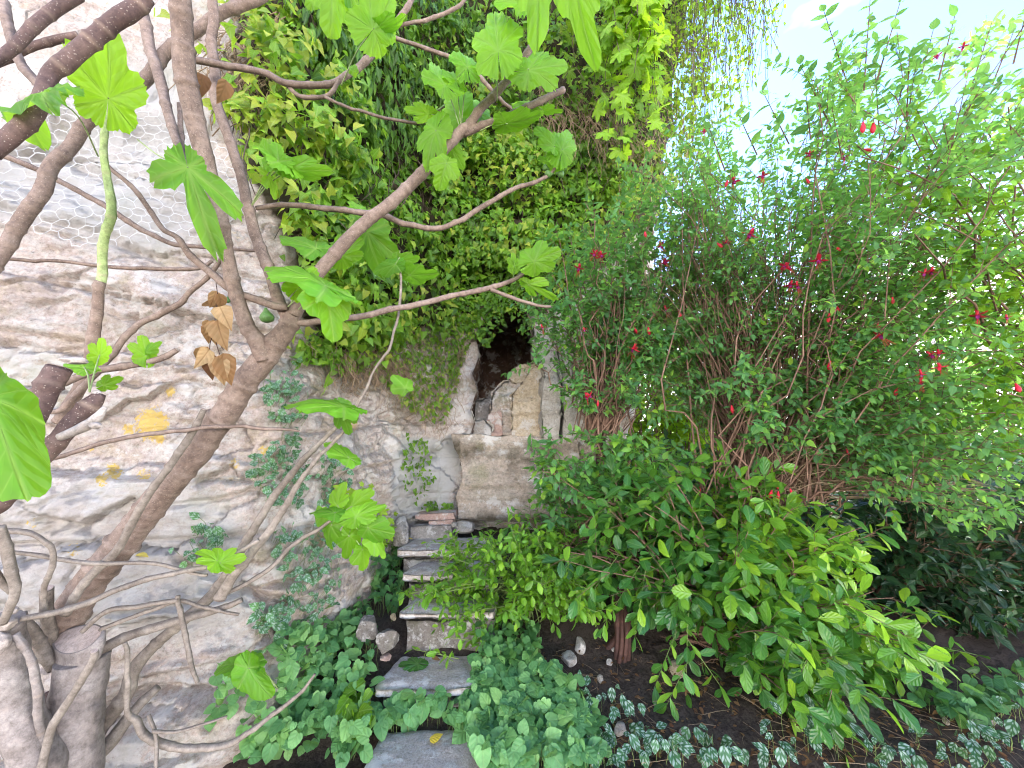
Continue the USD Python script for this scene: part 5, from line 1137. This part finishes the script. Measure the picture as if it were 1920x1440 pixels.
# mid-green low shrub with drooping pointed leaves between the block and the laurel
low = thing('low_shrub', 'soft green shrub with pointed drooping leaves beside the big block', 'shrub')
TLo = targets_in([(985, 870), (1060, 800), (1180, 790), (1290, 840), (1330, 930), (1250, 980), (1150, 1000), (1060, 960), (1010, 960)], 46, 2.75, 3.35, r5)
shrub(low, [px(1130, 1110, 3.0), px(1180, 1090, 3.0), px(1060, 1060, 3.1)], TLo, OVATE, 'fuchsia_leaf', 'shrub_bark', .075, r5, W=1.15, u0=.5, twigs=9, tlen=(.08, .22), spacing=.042, r0=.008, r1=.0025, lift=.25, tonefun=lambda S: np.full(len(S), .12))
# laurel
lau = thing('laurel_shrub', 'big glossy dark laurel spreading over the bare soil at lower centre right', 'shrub')
def zL(u, v, t):
    return 2.85 - .75 * np.clip((v - 900) / 430, 0, 1) + (t - .5) * .7
LAU = [(1010, 1000), (1080, 930), (1250, 860), (1400, 880), (1560, 930), (1640, 1000), (1700, 1090), (1720, 1180), (1700, 1270), (1600, 1330), (1470, 1340), (1430, 1230), (1330, 1120), (1180, 1120), (1050, 1090)]
TLa = targets_in(LAU, 130, 0, 0, r5, zL)
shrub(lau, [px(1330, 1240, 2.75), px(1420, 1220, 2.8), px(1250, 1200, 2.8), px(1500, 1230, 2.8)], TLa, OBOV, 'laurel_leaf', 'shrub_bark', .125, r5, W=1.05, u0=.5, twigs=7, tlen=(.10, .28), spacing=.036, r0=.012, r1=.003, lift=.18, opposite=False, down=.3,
      tonefun=lambda S: .08 + .34 * np.clip((S[:, 0] - 1.35) / .6, -.3, 1) * np.clip((S[:, 2] - .1) / .5, 0, 1))  # open-sky light on the right side painted into the leaf tone
arching(lau, 160, r5, [(1180, 1080), (1400, 1060), (1500, 1200), (1430, 1280), (1220, 1230)], 2.4, 2.9, px(1350, 1220, 2.75), 'shrub_bark', r=.0025, sag=.1)
# sprigs low on the soil
def sprigs(name, label, items, mat, T, L, W, tone, cat='plant', sp=.03):
    t = thing(name, label, cat)
    S, D, LN = [], [], []
    for (u0, v0, u1, v1, z) in items:
        a, b = px(u0, v0, z), px(u1, v1, z - .06); S.append(a); D.append(b - a); LN.append(np.linalg.norm(b - a))
    S, D, LN = np.array(S), np.array(D), np.array(LN)
    twigs_and_leaves(t, S, D, LN, T, mat, 'green_stem', L, sp, r5, W=W, opposite=False, droop=.1, tonevar=np.full(len(S), tone), r=.002)
sprigs('laurel_sprig', 'two low laurel sprigs with large leaves over the bare soil', [(1290, 1150, 1285, 1320, 2.3), (1290, 1200, 1370, 1310, 2.25), (1270, 1180, 1225, 1290, 2.3), (1290, 1240, 1250, 1320, 2.2)], 'laurel_leaf', OBOV, .095, .95, .22)
sprigs('laurel_sprig', 'laurel sprig of rounded leaves hanging in front of the red-brown trunk', [(1200, 1060, 1130, 1170, 2.35), (1210, 1070, 1190, 1190, 2.35), (1160, 1040, 1080, 1150, 2.4)], 'laurel_leaf', OBOV, .10, 1.05, .2)
sprigs('laurel_sprig', 'single laurel sprig rising in the dark at far right below the hedge', [(1840, 1230, 1780, 1215, 2.6), (1840, 1240, 1900, 1300, 2.5), (1800, 1250, 1895, 1310, 2.4)], 'laurel_leaf', OBOV, .10, .9, .25)
# lime euonymus over the steps
eu = thing('euonymus_shrub', 'fresh lime green glossy shrub hanging over the right end of the steps', 'shrub')
TE = np.vstack([targets_in([(780, 1010), (870, 985), (890, 1130), (770, 1140)], 16, 2.6, 2.95, r5), targets_in([(775, 1060), (850, 1010), (930, 985), (1030, 1000), (1120, 1070), (1140, 1170), (1060, 1180), (990, 1130), (930, 1160), (900, 1230), (850, 1190), (790, 1130)], 72, 2.3, 2.85, r5)])
shrub(eu, [px(990, 1190, 2.9), px(1040, 1160, 2.95), px(930, 1120, 3.0)], TE, OBOV, 'lime_leaf', 'green_stem', .060, r5, W=1.12, u0=.55, twigs=8, tlen=(.06, .16), spacing=.026, r0=.006, r1=.002, lift=.25, opposite=False, droop=.5)
sprigs('euonymus_sprig', 'small lime sprig lying over the back of the second tread', [(860, 1235, 775, 1215, 2.35), (850, 1240, 820, 1222, 2.3), (880, 1200, 845, 1195, 2.3)], 'lime_leaf', OBOV, .062, 1.1, .25)
dk = thing('low_shrub', 'very dark glossy shrub in the shade behind the lime leaves', 'shrub')
TD = targets_in([(960, 950), (1060, 940), (1110, 1010), (1180, 1090), (1080, 1100), (960, 1010)], 30, 2.9, 3.4, r5)
shrub(dk, [px(1040, 1080, 3.15)], TD, OBOV, 'laurel_leaf', 'shrub_bark', .075, r5, W=1, u0=.4, twigs=9, tlen=(.08, .2), spacing=.034, r0=.008, r1=.002, opposite=False)
# ---------------------------------------------------------------- dark hedge at the right, bushes behind
hd = thing('hedge', 'tall glossy hedge at the far right, deep shade put into its leaf colour', 'hedge')
def hedge(parent, poly, n, z0, z1, L, mat, T, rng, W, tone, base_v=1290, parts=300):
    TT = targets_in(poly, n, z0, z1, rng)
    bs = [np.array([q[0] + rng.normal() * .2, q[1] + .5, float(gz(q[0], q[1])) + .05]) for q in TT]
    shrub(parent, [np.array(b) for b in bs], TT, T, mat, 'shrub_bark', L, rng, W=W, u0=.15, twigs=12, tlen=(.15, .45), spacing=.055, r0=.015, r1=.004, lift=.05, opposite=False, tonefun=lambda S: np.full(len(S), tone), parts=parts, stem_parts=20)
hedge(hd, [(1600, 850), (2050, 820), (2080, 1320), (1900, 1310), (1740, 1260), (1640, 1060)], 215, 2.9, 4.6, .12, 'shaded_hedge_leaf', CHEAP, r5, .9, -.05)
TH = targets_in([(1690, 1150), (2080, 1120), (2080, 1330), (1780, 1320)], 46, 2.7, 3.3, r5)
shrub(hd, [px(2000, 1180, 3.6), px(1850, 1150, 3.6), px(2150, 1200, 3.4)], TH, CHEAP, 'shaded_hedge_leaf', 'shrub_bark', .11, r5, W=.9, u0=.3, twigs=9, tlen=(.12, .35), spacing=.05, r0=.008, r1=.003, opposite=False, down=.4, parts=60, stem_parts=5, tonefun=lambda S: np.full(len(S), .02))
hb = thing('background_bush', 'sunlit yellow-green bush seen through the stems between the two fuchsias', 'bush')
hedge(hb, [(1140, 620), (1220, 480), (1330, 520), (1420, 640), (1470, 800), (1420, 900), (1180, 900)], 160, 5.4, 7.2, .15, 'vine_leaf', CHEAP, r5, 1.1, .2, parts=150)
hb2 = thing('background_bush', 'dull green bushes closing the view behind the large fuchsia', 'bush')
hedge(hb2, [(1420, 800), (1560, 760), (1640, 640), (1800, 560), (2100, 540), (2100, 1000), (1500, 960)], 150, 5.2, 7.6, .16, 'fuchsia_leaf', CHEAP, r5, 1.1, 0, parts=100)
hb3 = thing('background_bush', 'dark bush under the fuchsia behind the laurel', 'bush')
hedge(hb3, [(1180, 850), (1420, 860), (1640, 900), (1660, 1100), (1400, 1100), (1150, 1050)], 110, 3.4, 4.6, .12, 'shaded_hedge_leaf', CHEAP, r5, .9, 0, parts=100)

# ---------------------------------------------------------------- fuchsia flowers
ALLP = np.vstack(sum((v for k, v in LEAF_LOG.items() if 'fuchsia' in k or 'low_shrub' in k), []))
fu, fv, fz = project(ALLP)
FT = cKDTree(np.c_[fu, fv])
def flower_depth(u, v):
    i = FT.query_ball_point([u, v], 13)
    z = fz[i]; z = z[z > 1.2]
    return (np.percentile(z, 5) - .03) if len(z) else 2.7
def petal(L, W, bend):
    t = np.linspace(0, 1, 6); w = W * np.sin(np.pi * np.clip(t * .92 + .08, 0, 1))**.8
    V = np.vstack([np.c_[t * L, w, -bend * t**2 * L], np.c_[t * L, 0 * t, -bend * t**2 * L + .1 * w], np.c_[t * L, -w, -bend * t**2 * L]])
    F = []
    for r_ in (0, 6):
        for i in range(5):
            F += [(r_ + i, r_ + i + 1, r_ + i + 7), (r_ + i, r_ + i + 7, r_ + i + 6)]
    return V, np.array(F)
def place(m, p, a, b, c):                       # local x, y, z along a, b, c
    v, f = m
    return p + v[:, :1] * a + v[:, 1:2] * b + v[:, 2:] * c, f
def flower(parent, u, v, w, z, rng, bud=False):
    s = w * z / FPX * 1.0; p = px(u, v, z)
    down = unit(-WUP + rng.normal(size=3) * .25); a = unit(np.cross(down, [.3, 1, .2])); b = np.cross(down, a)
    top = p - down * s * .55
    tn = {'tone': np.array([rng.uniform(.2, .9)])}
    st = catmull([top - down * s * .9 + a * s * .4 * rng.normal(), top - down * s * .5, top], 4)
    if bud:
        prof = np.array([(0, 0), (.09, .02), (.10, .18), (.17, .42), (.21, .62), (.15, .85), (.04, 1.0), (0, 1.02)])
    else:
        prof = np.array([(0, 0), (.09, .0), (.10, .1), (.085, .25), (.11, .42), (.05, .46), (0, .46)])
    th = np.linspace(0, 2 * np.pi, 9)[:-1]; V = np.stack([np.outer(prof[:, 0], np.cos(th)), np.outer(prof[:, 0], np.sin(th)), np.repeat(prof[:, 1:], 8, 1)], -1).reshape(-1, 3) * s
    i, j = np.meshgrid(np.arange(len(prof) - 1), np.arange(8), indexing='ij'); j2 = (j + 1) % 8
    q = np.stack([i * 8 + j, i * 8 + j2, (i + 1) * 8 + j2, (i + 1) * 8 + j], -1).reshape(-1, 4)
    body = (top + V[:, :1] * a + V[:, 1:2] * b + V[:, 2:] * down, np.vstack([q[:, [0, 1, 2]], q[:, [0, 2, 3]]]))
    if bud:
        o = obj('flower_bud', body, 'petal_red', parent, attrs=tn)
        obj('flower_stalk', tube(st, s * .03, 4), 'red_bark', o); return
    parts = [body]; c0 = top + down * s * .42; ph = rng.random() * 6
    for k in range(4):
        t = ph + k * math.pi / 2; o_ = math.cos(t) * a + math.sin(t) * b
        dr = unit(o_ * .95 + down * rng.uniform(-.1, .5))
        parts.append(place(petal(s * .62, s * .13, .25), c0, dr, np.cross(down, o_), unit(np.cross(dr, np.cross(down, o_)))))
    o = obj('flower', join(parts), 'petal_red', parent, attrs=tn)
    cor = []
    for k in range(4):
        t = ph + .8 + k * math.pi / 2; o_ = math.cos(t) * a + math.sin(t) * b
        cor.append(place(petal(s * .34, s * .11, -.1), c0 + o_ * s * .03, unit(down + o_ * .35), np.cross(down, o_), -o_))
    obj('corolla', join(cor), 'petal_purple', o)
    obj('stamens', join([tube(np.array([c0, c0 + unit(down + .18 * rng.normal(size=3)) * s * rng.uniform(.7, 1.0)]), s * .012, 3) for _ in range(6)]), 'petal_red', o)
    obj('flower_stalk', tube(st, s * .03, 4), 'red_bark', o)
r6 = np.random.default_rng(9)
for (u, v, w, bud) in [(1618, 240, 22, 1), (1637, 241, 22, 1), (1405, 442, 26, 0), (1376, 342, 20, 0), (1362, 457, 20, 0), (1350, 460, 16, 1), (1114, 478, 20, 0), (1128, 480, 20, 0), (1240, 462, 20, 0), (1210, 440, 14, 1), (1248, 492, 18, 0), (1085, 505, 20, 0), (1471, 500, 20, 0), (1480, 503, 18, 0), (1482, 536, 20, 0), (1496, 538, 20, 0),
                       (1535, 490, 26, 0), (1733, 515, 20, 0), (1746, 512, 20, 0), (1554, 597, 18, 1), (1652, 632, 30, 0), (1645, 616, 16, 0), (1833, 594, 28, 0), (1748, 668, 22, 0), (1760, 664, 18, 0), (1762, 690, 20, 0), (1728, 703, 20, 0), (1727, 720, 20, 0), (1674, 564, 14, 1), (1275, 590, 16, 1), (1249, 582, 18, 0), (1217, 622, 16, 1), (1187, 656, 24, 0), (1100, 746, 18, 0), (1107, 743, 18, 0), (1121, 757, 12, 1),
                       (1373, 768, 16, 1), (1445, 927, 16, 1), (1459, 930, 16, 1), (1484, 924, 14, 1), (1458, 912, 12, 1), (1312, 918, 12, 1), (1628, 281, 14, 1), (1518, 291, 16, 0), (1582, 297, 16, 0), (1515, 340, 13, 1), (1430, 331, 18, 0), (1320, 248, 12, 0), (1572, 467, 12, 1), (1555, 686, 18, 1), (1680, 735, 16, 1), (1909, 728, 20, 1), (1570, 580, 16, 1), (1888, 597, 14, 0), (1806, 88, 14, 0), (1757, 107, 16, 0), (1362, 345, 14, 1), (1192, 620, 13, 1), (1017, 615, 14, 0), (1096, 620, 12, 0), (1590, 848, 12, 1)]:
    flower(fl if u < 1300 else fr, u, v, w, flower_depth(u, v), r6, bool(bud))

# ---------------------------------------------------------------- ground plants
r7 = np.random.default_rng(77)
def carpet(name, label, cat, polys, mat, T, L, rng, W=None, tone=0.0, h=(.03, .22), parts=300, droop=.35, stems=True, group=None, face=1.0):
    t = thing(name, label, cat, group)
    q = np.vstack([sample_poly(p, n, rng) for p, n in polys])
    S, N = surface_at(q[:, 0], q[:, 1], 16)
    c = np.clip(fbm(S * 4, 3, 25) * 2 - .5, 0, 1)
    hh = h[0] + (h[1] - h[0]) * (.35 + .65 * c) * rng.random(len(q))**.5
    P = S + (N * .5 + WUP * .6) * hh[:, None]
    toward = unit((EYE - P) * [1, 1, .3])
    d = -WUP * droop + toward * .55 + rng.normal(size=P.shape) * .6
    nn = WUP * .75 * face + toward * .45 + N * .3 + rng.normal(size=P.shape) * .28
    LL = L * rng.uniform(.5, 1.25, len(q))
    if stems:
        m = (S + P) / 2 + rng.normal(size=P.shape) * .012
        obj('stalks', prisms(np.stack([S, m, P], 1), np.full((len(P), 3), .0013)), 'green_stem', t, kind='stuff')
    foliage(t, mat, T, P, d, nn, LL, None if W is None else LL * W, np.clip(rng.beta(1.3, 1.5, len(q)) + tone, 0, 1), parts=parts, rng=rng)
    return t
carpet('heart_leaf_plant', 'mass of heart-shaped mint green leaves spilling over the bottom steps', 'ground plant', [([(700, 1345), (790, 1335), (870, 1330), (900, 1250), (960, 1195), (1010, 1270), (1080, 1300), (1120, 1380), (1140, 1460), (900, 1460), (880, 1395), (830, 1370), (760, 1375), (715, 1400)], 620), ([(880, 1260), (1000, 1265), (1090, 1310), (1120, 1400), (1100, 1450), (900, 1450), (880, 1380)], 330)], 'heart_leaf', HEART, .068, r7, W=.95, h=(.02, .15))
carpet('heart_leaf_plant', 'round-leaved plants growing up the foot of the rock left of the steps', 'ground plant', [([(420, 1470), (500, 1410), (520, 1340), (500, 1250), (540, 1190), (620, 1160), (690, 1220), (700, 1330), (690, 1460)], 580), ([(400, 1290), (470, 1255), (500, 1330), (470, 1385), (395, 1350)], 40)], 'heart_leaf', HEART, .060, r7, W=.98, tone=.05, stems=False)
carpet('heart_leaf_plant', 'small pale soft-leaved plant between the lime shrub and the heart-shaped leaves', 'ground plant', [([(890, 1200), (960, 1170), (1015, 1210), (1010, 1275), (900, 1270)], 190)], 'bramble_leaf', HEART, .045, r7, W=.9, tone=.15, h=(.05, .2))
carpet('silver_deadnettle', 'silver-marked leaves carpeting the bottom edge right of the heart-shaped leaves', 'ground plant', [([(1080, 1300), (1160, 1310), (1230, 1350), (1200, 1390), (1330, 1370), (1400, 1440), (1100, 1460)], 95)], 'silver_leaf', OVATE, .070, r7, W=1.35, h=(.03, .12), tone=-.25)
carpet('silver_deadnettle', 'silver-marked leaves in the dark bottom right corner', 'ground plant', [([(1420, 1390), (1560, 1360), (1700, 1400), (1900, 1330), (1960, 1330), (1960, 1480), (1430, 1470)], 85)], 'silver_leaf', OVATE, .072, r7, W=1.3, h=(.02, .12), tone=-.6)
carpet('silver_deadnettle', 'dark toothed leaves scattered on soil in front of the far right hedge', 'ground plant', [([(1700, 1310), (1860, 1300), (1960, 1240), (1960, 1340), (1800, 1380)], 110)], 'bramble_leaf', HEART, .07, r7, W=.9, h=(.02, .14), tone=-.2)
for (lb, poly, n, L) in [('silver-veined plant rooted in the rock crack behind the thick leaning limb', [(335, 1040), (360, 1000), (420, 985), (415, 1060), (360, 1075)], 46, .052),
                         ('silver-veined plant on the ledge at centre left, growing up the rock', [(470, 880), (540, 810), (570, 900), (560, 960), (480, 940)], 130, .055),
                         ('silver-veined plant hanging below the maple-like seedling', [(500, 1010), (600, 1000), (640, 1080), (600, 1170), (540, 1140)], 130, .055),
                         ('silver-veined plant low on the rock above the round leaves', [(460, 1140), (560, 1130), (600, 1190), (490, 1230)], 60, .062),
                         ('silver-veined plant under the fork of the fig against the rock', [(490, 720), (560, 690), (570, 800), (510, 820)], 90, .050),
                         ('tuft of silver-veined leaves in the shade of the bowed grey stem', [(590, 860), (640, 880), (650, 960), (600, 960)], 60, .05)]:
    carpet('silver_deadnettle', lb, 'wall plant', [(poly, n)], 'silver_leaf', OVATE, L, r7, W=1.3, h=(.03, .15), face=.3, tone=.1)
carpet('bramble_plant', 'dull green bramble with toothed leaflets left of the middle steps', 'bramble', [([(690, 1060), (750, 1040), (770, 1100), (740, 1170), (690, 1150)], 130)], 'bramble_leaf', NETTLE, .068, r7, W=1.15, h=(.05, .2), face=.5)
carpet('bramble_plant', 'dull green bramble leaves on the boulder left of the second tread', 'bramble', [([(640, 1150), (700, 1160), (710, 1260), (650, 1270)], 90)], 'bramble_leaf', NETTLE, .06, r7, W=1.15, h=(.05, .2), face=.5)
carpet('nettle_plant', 'bright nettle with saw-toothed leaves left of the lowest slab', 'nettle', [([(640, 1335), (705, 1340), (690, 1410), (650, 1440)], 36)], 'vine_leaf', NETTLE, .095, r7, W=1.2, h=(.06, .25), tone=-.15)
carpet('maple_seedling', 'bright green lobed seedling leaves on the rock left of the grey squared stone', 'seedling', [([(600, 940), (680, 930), (735, 1000), (700, 1080), (640, 1040)], 46)], 'vine_leaf', VINE, .062, r7, h=(.1, .3), tone=.15, face=.5)
carpet('ferny_weed', 'small green weeds along the foot of the rock beside the top steps', 'weed', [([(560, 640), (600, 620), (620, 660), (570, 680)], 20), ([(700, 1040), (760, 1000), (745, 1045)], 24)], 'bramble_leaf', OVATE, .04, r7, h=(.02, .1))

# ---------------------------------------------------------------- fallen leaves and twigs
def fallen(name, label, u, v, ang, L, T, mat, tone, W=1.0, lift=.012, P=None, zf=1.6, group=None):
    P = surface_at([u], [v])[0][0] if P is None else P
    d = np.array([math.cos(ang), math.sin(ang), .06])
    V = leaf_arrays(T, (P + WUP * lift - d * L / 2)[None], d[None], np.array([[.1, -.2, 1.0]]), L, L * W, zf)[0]
    tag(obj(name, (V, T[1]), mat, attrs={'tone': np.array([tone])}, uv=T[2]), label, 'fallen leaf', group)
def on_z(u, v, z):
    d = px(u, v, 1.0) - EYE
    return EYE + d * ((z - EYE[2]) / d[2])
fallen('fallen_leaf', 'curled yellow leaf on the lowest step slab', 818, 1392, .1, .07, OVATE, 'yellow_leaf', .4, 1.5, P=on_z(818, 1392, .055), zf=-1.2, lift=.02)
fallen('fallen_leaf', 'dark green lobed fig leaf lying on the second tread', 752, 1246, 3.1, .12, FIG5, 'laurel_leaf', .3, .8, P=on_z(765, 1247, .205), zf=.9)
fallen('fallen_leaf', 'shrivelled brown leaf at the back of the second tread', 818, 1238, .2, .06, OVATE, 'dead_leaf', .35, 1.2, P=on_z(818, 1238, .205), zf=2)
fallen('fallen_leaf', 'yellow leaf caught on the rock behind the leaning limb', 266, 1044, .1, .06, OVATE, 'yellow_leaf', .8, 1.4)
fallen('fallen_leaf', 'small yellow leaf on the top step', 770, 1012, .4, .045, OVATE, 'yellow_leaf', .6, 1.3, P=on_y(770, 1012, 3.66))
for k, (lb, u, v) in enumerate([('brown leaf on dark soil under the right end of the laurel', 1590, 1370), ('orange-brown leaf on the soil at lower right, nearer the hedge', 1696, 1368), ('tan leaf at the foot of the laurel stems', 1428, 1295), ('brown leaf caught low in the laurel stems', 1395, 1215), ('pale withered leaf near the silver-marked leaves', 1550, 1398)]):
    fallen('fallen_leaf', lb, u, v, k * 1.3, .08, OVATE, 'dead_leaf', .3 + .12 * k, 1.2, lift=.02)
litter = thing('leaf_litter', 'brown leaf litter and bits of twig on the bare soil', 'leaf litter')
tag(litter, kind='stuff')
q = sample_poly([(960, 1240), (1150, 1190), (1420, 1260), (1600, 1330), (1900, 1330), (1900, 1440), (1100, 1440)], 700, r7)
S, N = surface_at(q[:, 0], q[:, 1])
foliage(litter, 'dead_leaf', OVATE, S + WUP * .006, r7.normal(size=S.shape) * [1, 1, .1], WUP + r7.normal(size=S.shape) * .3, .035 * r7.uniform(.4, 1.3, len(S)), None, r7.beta(1.5, 3, len(S)) * .7, parts=0, rng=r7, stuff='leaves')
dd = r7.normal(size=S.shape) * [1, 1, .12]
obj('twigs', prisms(np.stack([S + WUP * .01, S + WUP * .014 + dd * .04, S + WUP * .01 + dd * .08 + r7.normal(size=S.shape) * .01], 1)[:230], np.full((230, 3), .0014)), 'dry_stem', litter, kind='stuff')
